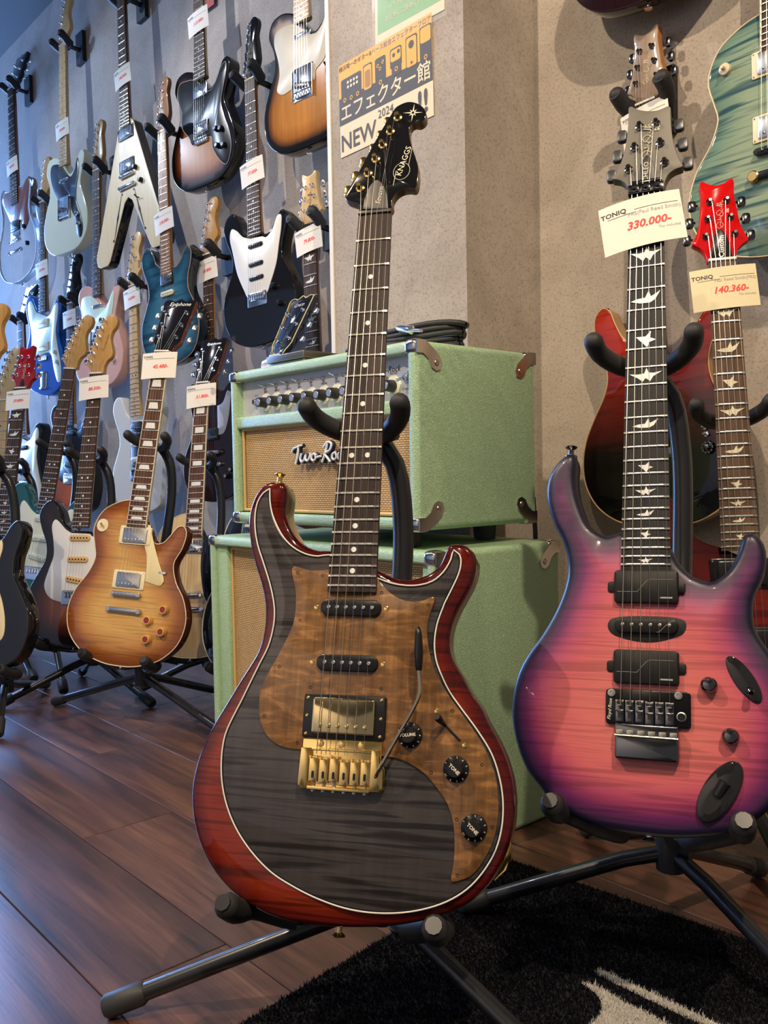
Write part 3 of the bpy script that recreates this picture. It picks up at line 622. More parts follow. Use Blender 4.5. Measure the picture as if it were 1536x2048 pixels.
P_SW=[(101.0,34.5),(85.9,59.9),(116.9,10.2),(110.3,40.2),(91.8,29.8)]
P_JK=[(74.5,-82.3),(93.5,-50.3),(55.0,-114.3)]
P_STR=[(-89.8,307.5),(1.1,-141.1)]
P_CRAD=[(-93.6,-96.0),(86.3,-97.5)]
P_YOKE=[(-91.2,415.3),(-10.8,428.3)]
P_TRUSS=[(-10.1,655.2),(-9.2,674.3),(-5.3,687.3),(0.5,695.3),(6.3,686.1),(10.1,670.6),(12.4,652.1)]
P_TAG=[(-56.1,622.1),(42.9,634.6),(48.0,564.7),(-51.2,553.9)]
# ---------------------------------------------------------------- the room
def wmesh(V, F, smooth=30): return mesh((V, F), smooth)
def wbox(x0, x1, y0, y1, z0, z1):
    return ([(x0, y0, z0), (x1, y0, z0), (x1, y1, z0), (x0, y1, z0), (x0, y0, z1), (x1, y0, z1), (x1, y1, z1), (x0, y1, z1)],
            [(0, 3, 2, 1), (4, 5, 6, 7), (0, 1, 5, 4), (1, 2, 6, 5), (2, 3, 7, 6), (3, 0, 4, 7)])
def concrete(name, c1, c2):
    m = P(name, c1, .85)
    n1 = N(m, 'ShaderNodeTexNoise'); n1.inputs['Scale'].default_value = 3.2; n1.inputs['Detail'].default_value = 9; n1.inputs['Roughness'].default_value = .68; n1.inputs['Distortion'].default_value = .6
    L(m, coords(m), n1.inputs['Vector'])
    c = ramp(m, n1.outputs['Fac'], [(.34, c1), (.62, c2)])
    n2 = N(m, 'ShaderNodeTexNoise'); n2.inputs['Scale'].default_value = 210; n2.inputs['Detail'].default_value = 3; L(m, coords(m), n2.inputs['Vector'])
    c = mul(m, c, ramp(m, n2.outputs['Fac'], [(.32, g3(.74)), (.46, g3(1)), (.62, g3(1.05))]))
    v = N(m, 'ShaderNodeTexVoronoi'); v.inputs['Scale'].default_value = 95; L(m, coords(m), v.inputs['Vector'])
    n3 = N(m, 'ShaderNodeTexNoise'); n3.inputs['Scale'].default_value = 30; L(m, coords(m), n3.inputs['Vector'])
    ad = N(m, 'ShaderNodeMath', operation='ADD'); L(m, v.outputs['Distance'], ad.inputs[0]); L(m, n3.outputs['Fac'], ad.inputs[1])
    c = mul(m, c, ramp(m, ad.outputs[0], [(.36, g3(.70)), (.44, g3(1))]))
    base(m, c); bump(m, n2.outputs['Fac'], .18, .0008)
    return m
CONC = concrete('concrete_wallpaper', (.33, .285, .24), (.46, .405, .35))
def struct(name, me, mat): return link(name, me, None, mat, kind='structure')
struct('wall_back', mesh(wbox(-7.2, -1.24, WY, WY+.06, FZ, CZ)), CONC)
struct('wall_back_right', mesh(wbox(-1.24, 1.6, WY, WY+.06, FZ, CZ)), CONC)
struct('wall_left', mesh(wbox(-7.26, -7.2, -3.2, WY+.06, FZ, CZ)), CONC)
struct('wall_pillar', mesh(wbox(-1.655, -1.226, PY, WY, FZ, CZ)), CONC)
struct('trim_1', mesh(wbox(-1.668, -1.655, PY-.003, WY, FZ, CZ)), P('ivory_corner_trim', (.80, .76, .68), .5))
struct('wall_front', mesh(wbox(-7.2, 1.6, -3.26, -3.2, FZ, CZ)), P('cream_wall', (.60, .54, .46), .8))
struct('ceiling', mesh(wbox(-7.26, 1.6, -3.2, WY+.06, CZ, CZ+.05)), P('grey_ceiling', (.115, .12, .12), .9))
# flooring: planks laid one by one on a dark screed
fl = struct('floor', mesh(wbox(-7.2, 1.6, -3.2, WY, FZ-.03, FZ-.004)), P('dark_screed', (.012, .010, .009), .8))
pm_ = P('walnut_plank', (1, 1, 1), .34, 0, .35); pm_.node_tree.nodes['Principled BSDF'].inputs['Coat Roughness'].default_value = .30
oi = N(pm_, 'ShaderNodeObjectInfo'); tc = N(pm_, 'ShaderNodeTexCoord'); cx = N(pm_, 'ShaderNodeCombineXYZ'); ml = N(pm_, 'ShaderNodeMath', operation='MULTIPLY'); ml.inputs[1].default_value = 40
L(pm_, oi.outputs['Random'], ml.inputs[0]); L(pm_, ml.outputs[0], cx.inputs[0]); L(pm_, ml.outputs[0], cx.inputs[1])
va = N(pm_, 'ShaderNodeVectorMath', operation='ADD'); L(pm_, tc.outputs['Object'], va.inputs[0]); L(pm_, cx.outputs[0], va.inputs[1])
mp = N(pm_, 'ShaderNodeMapping'); mp.inputs['Scale'].default_value = (2.2, 26, 1); L(pm_, va.outputs[0], mp.inputs['Vector'])
n1 = N(pm_, 'ShaderNodeTexNoise'); n1.inputs['Scale'].default_value = 1.; n1.inputs['Detail'].default_value = 5; n1.inputs['Distortion'].default_value = .7; L(pm_, mp.outputs[0], n1.inputs['Vector'])
c = ramp(pm_, n1.outputs['Fac'], [(.30, (.030, .015, .013)), (.46, (.082, .036, .026)), (.58, (.125, .056, .037)), (.72, (.185, .09, .055))])
tone = ramp(pm_, oi.outputs['Random'], [(0, g3(.62)), (.5, g3(.95)), (1, g3(1.2))])
c = mul(pm_, c, tone)
m2 = N(pm_, 'ShaderNodeMapping'); m2.inputs['Scale'].default_value = (9, 240, 1); L(pm_, va.outputs[0], m2.inputs['Vector'])
n2 = N(pm_, 'ShaderNodeTexNoise'); n2.inputs['Scale'].default_value = 1.; n2.inputs['Detail'].default_value = 3; L(pm_, m2.outputs[0], n2.inputs['Vector'])
c = mul(pm_, c, ramp(pm_, n2.outputs['Fac'], [(.3, g3(.72)), (.6, g3(1.08))])); base(pm_, c); bump(pm_, n2.outputs['Fac'], .25, .0006)
def plank_me(lx, wy):
    g = .0007; b = .0010; V = []
    for z, d in ((-.004, 0), (-b, 0), (0, b)): V += [(g+d, g+d, z), (lx-g-d, g+d, z), (lx-g-d, wy-g-d, z), (g+d, wy-g-d, z)]
    F = [(k*4+i, k*4+(i+1) % 4, (k+1)*4+(i+1) % 4, (k+1)*4+i) for k in (0, 1) for i in range(4)]+[(8, 9, 10, 11)]
    me = mesh((V, F), 30); me.materials.append(pm_); return me
PWID, PLEN = .1755, 1.22; pme = plank_me(PLEN, PWID); r_ = random.Random(3)
for k in range(-9, 7):
    y = .6075+k*PWID
    if y+PWID < -.9 or y > WY: continue
    off = {0: -1.50, 1: -.72, 2: -2.05, -1: -1.02, -2: -1.9}.get(k, -r_.random()*PLEN)
    i0 = math.floor((-5.2-off)/PLEN)
    for i in range(i0, i0+6):
        x = off+i*PLEN
        if x > 1.2 or x < -6.2: continue
        o = link('plank', pme, fl); o.location = (x, y, FZ)
        if y+PWID > WY: o.scale = (1, (WY-y)/PWID, 1)
# ---------------------------------------------------------------- rug
rug = thing('shaggy_rug', 'black shaggy rug with a white motif lying under the front guitar', 'rug', (-.30, .45, FZ))
ang = math.radians(6); ca, sa = math.cos(ang), math.sin(ang)
RC = (-.905, 1.07)                                      # back left corner
def rug_w(a, b): return (RC[0]+a*ca+b*sa, RC[1]+a*sa-b*ca)      # a along the back edge, b towards the viewer
V = []; base_poly = [rug_w(*p) for p in ((0, 0), (1.7, 0), (1.7, 1.5), (0, 1.5))]
bv = [(x+.30, y-.45, z) for z in (0, .008) for x, y in base_poly]
link('backing', mesh((bv, [(0, 1, 2, 3)[::-1] if 0 else (0, 1, 2, 3), (7, 6, 5, 4), (0, 4, 5, 1), (1, 5, 6, 2), (2, 6, 7, 3), (3, 7, 4, 0)])), rug, P('rug_backing', (.008, .008, .010), .95))
WH = [[(-0.632, 0.904), (-0.625, 0.91), (-0.559, 0.912), (-0.478, 0.914), (-0.405, 0.916), (-0.41, 0.902), (-0.485, 0.899), (-0.557, 0.897), (-0.623, 0.897)], [(-0.628, 0.869), (-0.613, 0.877), (-0.567, 0.873), (-0.514, 0.873), (-0.449, 0.869), (-0.346, 0.87), (-0.355, 0.741), (-0.498, 0.678), (-0.558, 0.742), (-0.571, 0.805), (-0.576, 0.837), (-0.588, 0.854), (-0.603, 0.863)]]
def inpoly(x, y, poly):
    c = np.zeros(len(x), bool); n = len(poly)
    for i in range(n):
        (x1, y1), (x2, y2) = poly[i], poly[(i+1) % n]
        c ^= ((y1 > y) != (y2 > y)) & (x < (x2-x1)*(y-y1)/(y2-y1+1e-12)+x1)
    return c
rg = np.random.default_rng(5); nt = 330000
a = rg.random(nt)*1.0; b = rg.random(nt)*.85
X = RC[0]+a*ca+b*sa; Y = RC[1]+a*sa-b*ca
hgt = .004+.0035*rg.random(nt); t = rg.random(nt)*2*PI; lean = rg.normal(0, .0028, (nt, 2)); wd = .0011
p0 = np.stack([X+wd*np.cos(t)+.30, Y+wd*np.sin(t)-.45, np.full(nt, .006)], 1); p1 = np.stack([X-wd*np.cos(t)+.30, Y-wd*np.sin(t)-.45, np.full(nt, .006)], 1)
p2 = np.stack([X+lean[:, 0]+.30, Y+lean[:, 1]-.45, .006+hgt], 1)
jx, jy = X+rg.normal(0, .0011, nt), Y+rg.normal(0, .0011, nt); white = inpoly(jx, jy, WH[0]) | inpoly(jx, jy, WH[1])
me = bpy.data.meshes.new('pile'); vv = np.stack([p0, p1, p2], 1).reshape(-1, 3)
me.from_pydata(vv.tolist(), [], np.arange(nt*3).reshape(-1, 3).tolist())
me.materials.append(P('black_wool', (.0045, .0045, .007), .95, spec=.1)); me.materials.append(P('white_wool', (.66, .61, .52), .9, spec=.2))
me.polygons.foreach_set('material_index', white.astype(np.int32))
link('pile', me, rug, kind='stuff')
for i, q in enumerate(WH): link('white_motif', mesh(([(x+.30, y-.45, .0082) for x, y in q], [tuple(range(len(q)))])), rug, P('white_backing', (.45, .42, .36), .95))
# ---------------------------------------------------------------- amplifier head and cabinet
TOL = P('mint_tolex', (.24, .50, .27), .42, 0, .15); TOL.node_tree.nodes['Principled BSDF'].inputs['Coat Roughness'].default_value = .35
v = N(TOL, 'ShaderNodeTexVoronoi', feature='DISTANCE_TO_EDGE'); v.inputs['Scale'].default_value = 260
nz = N(TOL, 'ShaderNodeTexNoise'); nz.inputs['Scale'].default_value = 120; nz.inputs['Detail'].default_value = 3; cc = coords(TOL, (1, 1, 1.0)); L(TOL, cc, nz.inputs['Vector'])
mx = N(TOL, 'ShaderNodeMix', data_type='RGBA'); mx.inputs[0].default_value = .018; L(TOL, cc, mx.inputs[6]); L(TOL, nz.outputs['Color'], mx.inputs[7]); L(TOL, mx.outputs[2], v.inputs['Vector'])
rr_ = ramp(TOL, v.outputs['Distance'], [(0, g3(0)), (.12, g3(.8)), (.4, g3(1))]); bump(TOL, rr_, .6, .0017)
base(TOL, mul(TOL, ramp(TOL, nz.outputs['Fac'], [(.3, (.42, .64, .39)), (.7, (.47, .69, .44))]), ramp(TOL, v.outputs['Distance'], [(0, g3(.82)), (.1, g3(1))])))
GR = P('straw_grille_cloth', (.6, .42, .2), .7)
tx = N(GR, 'ShaderNodeTexCoord'); sp = N(GR, 'ShaderNodeSeparateXYZ'); L(GR, tx.outputs['Object'], sp.inputs[0])
cb = N(GR, 'ShaderNodeCombineXYZ'); L(GR, sp.outputs[0], cb.inputs[0]); L(GR, sp.outputs[2], cb.inputs[1])
br = N(GR, 'ShaderNodeTexBrick'); br.offset = .5; br.inputs['Scale'].default_value = 1.; br.inputs['Brick Width'].default_value = .0085; br.inputs['Row Height'].default_value = .0038
br.inputs['Mortar Size'].default_value = .00075; br.inputs['Mortar Smooth'].default_value = .6; br.inputs['Color1'].default_value = (.72, .50, .24, 1); br.inputs['Color2'].default_value = (.62, .42, .19, 1); br.inputs['Mortar'].default_value = (.10, .055, .02, 1)
L(GR, cb.outputs[0], br.inputs['Vector']); base(GR, br.outputs['Color']); bump(GR, br.outputs['Fac'], -.5, .0008)
PIPE = P('gold_piping', (.62, .44, .18), .4); PANEL = P('brushed_silver_panel', (.60, .62, .68), .42, .25); DARK = P('dark_recess', (.01, .01, .01), .9)
def rbox(x0, x1, y0, y1, z0, z1, r, n=3):
    """box with every edge rounded by r"""
    V = []; F = []; idx = {}
    me = bpy.data.meshes.new('rb')
    import bmesh
    bm = bmesh.new(); bmesh.ops.create_cube(bm, size=1)
    for q in bm.verts: q.co = Vector(((x0+x1)/2+q.co.x*(x1-x0), (y0+y1)/2+q.co.y*(y1-y0), (z0+z1)/2+q.co.z*(z1-z0)))
    bmesh.ops.bevel(bm, geom=bm.edges[:], offset=r, segments=n, profile=.5, affect='EDGES'); bmesh.ops.recalc_face_normals(bm, faces=bm.faces)
    v = [tuple(q.co) for q in bm.verts]; bm.verts.index_update(); f = [tuple(q.index for q in p.verts) for p in bm.faces]; bm.free(); return v, f
def amp_case(name, label, cat, x0, x1, yf, yb, z0, z1, fr, openings):
    """tolex box: sides run the whole depth, the front frame leaves openings [(x0,x1,z0,z1)] and the baffle sits back"""
    e = thing(name, label, cat, ((x0+x1)/2, (yf+yb)/2, z0)); o = Vector(e.location); T = .019
    sh = lambda vf: ([(a-o.x, b-o.y, c_-o.z) for a, b, c_ in vf[0]], vf[1])
    e['o'] = 0; del e['o']
    T = .021; prof = []
    xc, zc, w_, h_ = (x0+x1)/2, (z0+z1)/2, x1-x0, z1-z0
    for d, y in ((.004, yb), (0, yb-.004), (0, yf+.009), (.0007, yf+.0055), (.0027, yf+.0026), (.0058, yf+.0007), (.009, yf), (T-.005, yf), (T-.001, yf+.0015), (T, yf+.006), (T, yf+.045)):
        prof.append([(a, y, b) for a, b in rrect(xc, zc, w_-2*d, h_-2*d, max(.013-d, .0015), 5)])
    n = len(prof[0]); V = [q for ring in prof for q in ring]
    F = [(k*n+i, k*n+(i+1) % n, (k+1)*n+(i+1) % n, (k+1)*n+i) for k in range(len(prof)-1) for i in range(n)]
    link('cabinet_shell', mesh(sh((V, F)), 60), e, TOL)
    link('back_panel', mesh(sh(wbox(x0+.01, x1-.01, yb-.02, yb-.006, z0+.01, z1-.01))), e, TOL)
    return e, sh
def corner(e, sh, x, z, sx, sz, y, sy=1, d=.030):
    """pressed metal corner wrapping three faces"""
    r = .0095; t = .0022; parts = []
    # rounded cap
    vf = rbox(min(x+sx*t, x-sx*d), max(x+sx*t, x-sx*d), min(y-sy*t, y+sy*d), max(y-sy*t, y+sy*d), min(z+sz*t, z-sz*d*.8), max(z+sz*t, z-sz*d*.8), .009, 3)
    parts.append(vf)
    # tab along the side face carrying the screw
    tab = [(0, -.02), (.020, -.02), (.040, -.006), (.052, .004), (.058, .016), (.054, .026), (.044, .029), (.034, .024), (.026, .010), (.014, .002), (0, .002)]
    ys = [y+sy*a for a, b in tab]; zs = [z-sz*(.020+b) for a, b in tab]
    n = len(tab); V = [(x+sx*t*k, ys[i], zs[i]) for k in (-.5, 1.1) for i in range(n)]
    F = [tuple(range(n)), tuple(range(2*n-1, n-1, -1))]+[(i, (i+1) % n, n+(i+1) % n, n+i) for i in range(n)]
    parts.append((V, F))
    c = link('metal_corner', mesh(sh(join(*parts)), 50), e, P('polished_corner', (.62, .57, .52), .16, 1))
    sc = [(x+sx*(t+.0004+.0012*k), y+sy*(.045+.0055*q*math.cos(2*PI*i/10)), z-sz*(.036-.0055*math.sin(2*PI*i/10)*q)) for k, q in ((0, 1), (1, .8)) for i in range(10)]
    link('corner_screw', mesh(sh((sc, [tuple(range(10)), tuple(range(19, 9, -1))]+[(i, (i+1) % 10, 10+(i+1) % 10, 10+i) for i in range(10)]))), c, P('screw_brass', (.45, .38, .32), .3, 1))
X0, X1, YF, YB, Z0, Z1 = -1.5865, -1.0225, .9866, 1.290, -.0954, .2165
amp, sh = amp_case('amplifier_head', 'mint green guitar amplifier head with straw grille on top of the cabinet', 'amplifier', X0, X1, YF, YB, Z0, Z1, .02, [])
ZR0, ZR1 = .0975, .1225                                   # rail between panel and grille
link('rail', mesh(sh(rbox(X0+.012, X1-.012, YF+.003, YF+.03, ZR0, ZR1, .005)), 50), amp, TOL)
pn = link('control_panel', mesh(sh(wbox(X0+.02, X1-.02, YF+.020, YF+.024, ZR1-.004, Z1-.02))), amp, PANEL)
gb = link('grille_cloth', mesh(sh(wbox(X0+.03, X1-.03, YF+.017, YF+.022, Z0+.028, ZR0-.004))), amp, GR)
link('baffle', mesh(sh(wbox(X0+.02, X1-.02, YF+.0225, YF+.03, Z0+.02, ZR0))), amp, DARK)
gx0, gx1, gz0, gz1 = X0+.030, X1-.022, Z0+.026, ZR0-.001
def trimframe(x0, x1, z0, z1, y, r): return join(*[tube([(a, y, b), (c_, y, d)], r, 6) for a, b, c_, d in ((x0, z0, x1, z0), (x1, z0, x1, z1), (x1, z1, x0, z1), (x0, z1, x0, z0))])
link('grille_piping', mesh(sh(trimframe(gx0, gx1, gz0, gz1, YF+.013, .0032))), amp, PIPE)
for x, sx in ((X0, -1), (X1, 1)):
    for z, sz in ((Z0, -1), (Z1, 1)):
        corner(amp, sh, x, z, sx, sz, YF)
        corner(amp, sh, x, z, sx, sz, YB, -1)
# controls
def ycyl(x, z, y, prof, n=16):
    V, F = [], []; m = len(prof)
    for i in range(n):
        t = 2*PI*i/n; V += [(x+r*math.cos(t), y-h, z+r*math.sin(t)) for r, h in prof]
    for i in range(n):
        j = (i+1) % n
        for k in range(m-1): F.append((i*m+k, j*m+k, j*m+k+1, i*m+k+1))
    F += [tuple(i*m+m-1 for i in range(n)), tuple(i*m for i in range(n))[::-1]]
    return V, F
YP = YF+.020
KB = P('black_bakelite', (.02, .02, .022), .35); KS = P('knob_cap_silver', (.75, .78, .85), .25, .8); DIAL = P('cream_dial', (.86, .86, .66), .4)
kx = [-1.4805+i*.0382 for i in range(11)]
link('input_jack', mesh(sh(join(ycyl(-1.513, .151, YP, [(.008, 0), (.008, .004)], 6), ycyl(-1.513, .151, YP, [(.0055, 0), (.0055, .010), (.0035, .010)], 12)))), amp, CHROME)
names = ['GAIN', 'TREBLE', 'MIDDLE', 'BASS', 'EQ', 'REVERB', 'TONE', 'MIX', 'SEND', 'RETURN', 'MASTER']
for i, x in enumerate(kx):
    k = link('control_knob', mesh(sh(ycyl(x, .148, YP, [(.0105, .002), (.0105, .006), (.0095, .0205)], 18))), amp, KB)
    link('knob_cap', mesh(sh(ycyl(x, .148, YP, [(.0072, .0205), (.0066, .0212)], 14))), k, KS)
    link('knob_dial', mesh(sh(ycyl(x, .148, YP, [(.0188, .0), (.0176, .0026)], 10))), k, DIAL)
    tt = text_vf(names[i], .0052); link('knob_text', mesh(sh(([(x+a, YP-.0006, .1693+b) for a, b, _ in tt[0]], tt[1]))), pn, INK)
    if i < 8:
        z = .1795; s_ = 1 if i in (0, 1, 2, 3, 6) else -.3
        link('toggle_switch', mesh(sh(join(ycyl(x-.002, z, YP, [(.0048, 0), (.0048, .003), (.0034, .003), (.003, .0065)], 10), tube([(x-.002, YP-.004, z), (x-.004, YP-.016, z+.005*s_)], [.0012, .0019], 8)))), amp, CHROME)
link('toggle_switch', mesh(sh(join(ycyl(-1.0655, .159, YP, [(.008, 0), (.008, .003), (.0055, .003), (.005, .008)], 12), tube([(-1.0655, YP-.006, .159), (-1.070, YP-.020, .154)], [.0018, .0028], 8)))), amp, CHROME)
jw = link('pilot_lamp', mesh(sh(ycyl(-1.0465, .163, YP, [(.0092, 0), (.0092, .009), (.0078, .010)], 16))), amp, GOLD)
link('lamp_jewel', mesh(sh(ycyl(-1.0465, .163, YP, [(.0072, .009), (.0062, .013), (.003, .015)], 16))), jw, P('green_jewel', (.01, .20, .10), .08, 0, 1.))
def ptext(s, x, z, size, y=None, shear=0., bold=0., name='panel_text', parent=None, mat=INK, **k):
    vf = text_vf(s, size, shear=shear, bold=bold, **k); y = YP-.0007 if y is None else y
    link(name, mesh(sh(([(x+a, y, z+b) for a, b, _ in vf[0]], vf[1]))), parent or pn, mat)
ptext('ON', -1.0655, .1765, .0048); ptext('STANDBY', -1.0655, .1405, .0052)
ptext('Two-Rock', -1.114, .1765, .0150, shear=.35); ptext('Classic', -1.110, .1610, .0140, shear=.35); ptext('Reverb', -1.106, .1460, .0140, shear=.35); ptext('REVERB', -1.229, .178, .005); ptext('INPUT', -1.515, .164, .0045)
# script badge, drawn as brush strokes
ST = [[(935,1535),(948,1512),(975,1500),(1008,1488)],[(985,1497),(978,1560),(962,1618)],[(1005,1548),(996,1585),(1006,1606),(1024,1590),(1034,1560),(1034,1590),(1046,1600),(1062,1580),(1070,1548)],
      [(1100,1552),(1082,1560),(1076,1588),(1090,1600),(1106,1582),(1102,1556),(1112,1562)],[(1118,1576),(1142,1570)],[(1188,1485),(1172,1550),(1150,1612)],[(1160,1510),(1190,1478),(1214,1490),(1204,1530),(1170,1556),(1190,1590),(1206,1612)],
      [(1240,1548),(1222,1560),(1218,1588),(1232,1598),(1246,1580),(1242,1556)],[(1282,1552),(1264,1556),(1256,1582),(1268,1600),(1288,1588)],[(1326,1478),(1310,1550),(1298,1606)],[(1338,1552),(1308,1572),(1336,1604)]]
bd = []; bk = []
for s in ST:
    q = [(-1.3735+(x-935)*.00044, 0, .0240+(1610-z)*.00027) for x, z in s]
    q = spline([(a, c_) for a, _, c_ in q], .003, False)
    bd.append(tube([Vector((a, YF+.003, b)) for a, b in q], 0.0022, 8)); bk.append(tube([Vector((a+.0015, YF+.008, b-.0006)) for a, b in q], .0037, 8))
lg = link('script_badge', mesh(sh(join(*bk))), amp, P('badge_black', (.01, .012, .03), .3))
link('badge_face', mesh(sh(join(*bd))), lg, P('badge_white', (.80, .88, .96), .35))
for x in (X1-.075, X0+.075):
    for y in (YF+.05, YB-.06):
        link('rubber_foot', mesh(sh(tube([(x, y, Z0-.030), (x, y, Z0)], [.020, .0225], 18))), amp, RUBBER)
# cabinet
CX0, CX1, CY0, CY1, CZ1 = -1.684, -.983, .984, 1.305, -.1275
cab, sh2 = amp_case('speaker_cabinet', 'tall mint green speaker cabinet standing on the floor under the amplifier head', 'speaker', CX0, CX1, CY0, CY1, FZ, CZ1, .02, [])
link('grille_cloth', mesh(sh2(wbox(CX0+.05, CX1-.05, CY0+.022, CY0+.026, FZ+.03, CZ1-.026))), cab, GR)
link('baffle', mesh(sh2(wbox(CX0+.02, CX1-.02, CY0+.027, CY0+.04, FZ+.02, CZ1-.02))), cab, DARK)
for x0, x1 in ((CX0+.02, CX0+.062), (CX1-.040, CX1-.02)): link('front_frame', mesh(sh2(rbox(x0, x1, CY0+.008, CY0+.030, FZ+.02, CZ1-.02, .004)), 50), cab, TOL)
link('grille_piping', mesh(sh2(trimframe(CX0+.065, CX1-.042, FZ+.03, CZ1-.026, CY0+.019, .0032))), cab, PIPE)
for x, sx in ((CX0, -1), (CX1, 1)):
    for z, sz in ((FZ, -1), (CZ1, 1)): corner(cab, sh2, x, z, sx, sz, CY0); corner(cab, sh2, x, z, sx, sz, CY1, -1)
# things on the amplifier
tr = thing('metal_case', 'low brushed metal case on the amplifier head', 'case', (-1.447, 1.115, Z1))
BM = P('brushed_metal', (.30, .27, .22), .38, 1)
link('lid', mesh(rbox(-.0635, .0635, -.085, .085, .0135, .0275, .0015), 50), tr, BM); link('case_base', mesh(rbox(-.061, .061, -.082, .082, 0, .0128, .0015), 50), tr, BM)
cbl = thing('coiled_cable', 'black coiled instrument cable with a metal plug on the amplifier head', 'cable', (-1.215, 1.13, Z1+.0025))
for k in range(5):
    a_, b_, h_ = .150-.006*(k % 2), .06-.004*k, .0055+.0098*k*.9; pts = []
    for i in range(29):
        t = 2*PI*i/28; pts.append((a_*math.cos(t)+.004*k, b_*math.sin(t), h_+.0025*math.sin(3*t+k)))
    link('cable_loop', mesh(tube(pts, .0052, 8, False), 60), cbl, RUBBER)
pl = link('jack_plug', mesh(tube([(.060, -.058, .040), (.075, -.062, .036), (.105, -.068, .030), (.107, -.0685, .0295), (.135, -.074, .024)], [.0052, .0078, .0078, .0035, .0028], 12)), cbl, CHROME)
# speaker lead hanging behind the head
ld = link('speaker_lead', mesh(tube(smooth3([(-1.052, 1.318, -.05), (-1.050, 1.322, -.15), (-1.053, 1.32, -.40), (-1.06, 1.32, FZ+.006)], .03), .0045, 8)), None, RUBBER); tag(ld, 'black speaker lead hanging down behind the mint cabinet', 'cable')
# ---------------------------------------------------------------- notices on the pillar
SY = PY-.0015
def sheet(name, label, x, z, w, h, rot, mat):
    e = thing(name, label, 'poster', (x, SY, z), Matrix.Rotation(-math.radians(rot), 3, 'Y'))
    def fl_(poly, d, m, nm='print'): 
        link(nm, mesh(([(a*w, -d, b*h) for a, b in poly], [tuple(range(len(poly)))])), e, m)
    link('paper', mesh(([(a*w, y, b*h) for y in (-.0004, .0004) for a, b in ((0, 0), (1, 0), (1, -1), (0, -1))], [(0, 1, 2, 3), (7, 6, 5, 4), (0, 4, 5, 1), (1, 5, 6, 2), (2, 6, 7, 3), (3, 7, 4, 0)])), e, mat)
    def tx_(s, cu, cv, size, m, sx=1., rot=0, d=.0012, nm='print_text', **k):
        vf = place_text(text_vf(s, size, **k), 0, 0, 0, rot, sx); link(nm, mesh(([(cu*w+a, -d, cv*h+b) for a, _, b in vf[0]], vf[1])), e, m)
    return e, fl_, tx_
YEL = P('poster_yellow', hexc('E2A83C'), .55); DGR = P('poster_grey', hexc('403B39'), .55); PCR = P('poster_cream', hexc('DDCFAE'), .55)
e, f_, t_ = sheet('yellow_poster', 'yellow and grey poster with drawn effect pedals, taped on the pillar behind the black headstock', -1.6218, .9543, .3085, .2115, .6, PCR)
f_([(0, 0), (1, 0), (1, -.45), (0, -.40)], .0007, YEL); f_([(0, -.36), (1, -.42), (1, -.655), (0, -.655)], .0009, DGR)
t_('横浜唯一のギター&ベース総合エフェクターフロア', .5, -.055, .0138, DGR, sx=.98)
t_('エフェクター館', .50, -.545, .0430, PCR, bold=.0005)
t_('2024', .52, -.735, .026, DGR); t_('NEW', .21, -.865, .054, DGR, bold=.0006); t_('!!', .90, -.83, .066, DGR, bold=.0016)
LT = lambda x, w, y0: [(x, -.40), (x+w, -.40), (x+w, y0), (x, y0)]
Dg, Ye = .0011, .0013
def rr(x, y, w, h, r=.02): return [(a, b) for a, b in rrect(x, y, w, h, r, 3)]
for poly, m, d in ((rr(.145, -.30, .235, .26), DGR, Dg), (rr(.335, -.285, .10, .28), DGR, Dg), (rr(.335, -.285, .085, .25), YEL, Ye), (rr(.335, -.30, .06, .18), P('poster_brown', hexc('A87A45'), .6), Ye+.0001),
                   (rr(.475, -.30, .115, .30), DGR, Dg), (rr(.64, -.24, .12, .20), DGR, Dg), (rr(.64, -.215, .105, .12), YEL, Ye), (rr(.645, -.355, .10, .13), DGR, Dg+.00015), (rr(.80, -.27, .115, .32), DGR, Dg), (rr(.80, -.27, .10, .29), YEL, Ye), (rr(.94, -.26, .115, .34), DGR, Dg), (rr(.94, -.18, .10, .15), YEL, Ye)):
    f_(poly, d, m, 'pedal_drawing')
def dots(L_, r, m, d=.0016):
    for x, y in L_: f_([(x+r*math.cos(t), y+r*1.45*math.sin(t)) for t in [2*PI*i/12 for i in range(12)]], d, m, 'pedal_dial')
dots([(.11+.035*i, -.225-.05*j) for i in range(4) for j in range(2)], .012, PCR); dots([(.07, -.40), (.145, -.405), (.22, -.40), (.475, -.41), (.645, -.36), (.80, -.38), (.94, -.40)], .017, YEL); dots([(.07, -.40), (.145, -.405), (.22, -.40), (.475, -.41), (.645, -.36), (.80, -.38), (.94, -.40)], .010, DGR, .0018)
dots([(.45, -.23), (.505, -.215), (.475, -.27)], .014, YEL); dots([(.45, -.23), (.505, -.215), (.475, -.27)], .008, DGR, .0018); dots([(.62, -.21), (.67, -.195)], .015, DGR); dots([(.80, -.20)], .028, DGR)
GRN = P('poster_green', hexc('6CA868'), .5)
e, f_, t_ = sheet('green_notice', 'green and cream notice in a clear sleeve at the top of the pillar', -1.487, 1.170, .215, .218, -1., PCR)
f_([(.04, 0), (.98, 0), (.98, -.90), (.04, -.90)], .0006, GRN); f_([(.10, .0), (.7, .0), (.7, -.50), (.10, -.50)], .0009, PCR)
t_('未使用品も高価買取中', .47, -.60, .0125, PCR); t_('リペアのお問い合わせも', .47, -.695, .0125, PCR); t_('お気軽にご連絡ください!', .49, -.79, .0125, PCR)
sl = link('clear_sleeve', mesh(([(x, -.002, z) for x, z in ((-.008, .004), (.222, .004), (.222, -.232), (-.008, -.232))], [(0, 1, 2, 3)])), e, P('clear_film', (1, 1, 1), .05, Alpha=.12))
e, f_, t_ = sheet('red_card', 'red sale card above the sunburst guitar at the top edge of the wall', -2.60, 1.66, .095, .13, -2, P('card_red', hexc('B5483E'), .5))
e.location.y = WY-.012
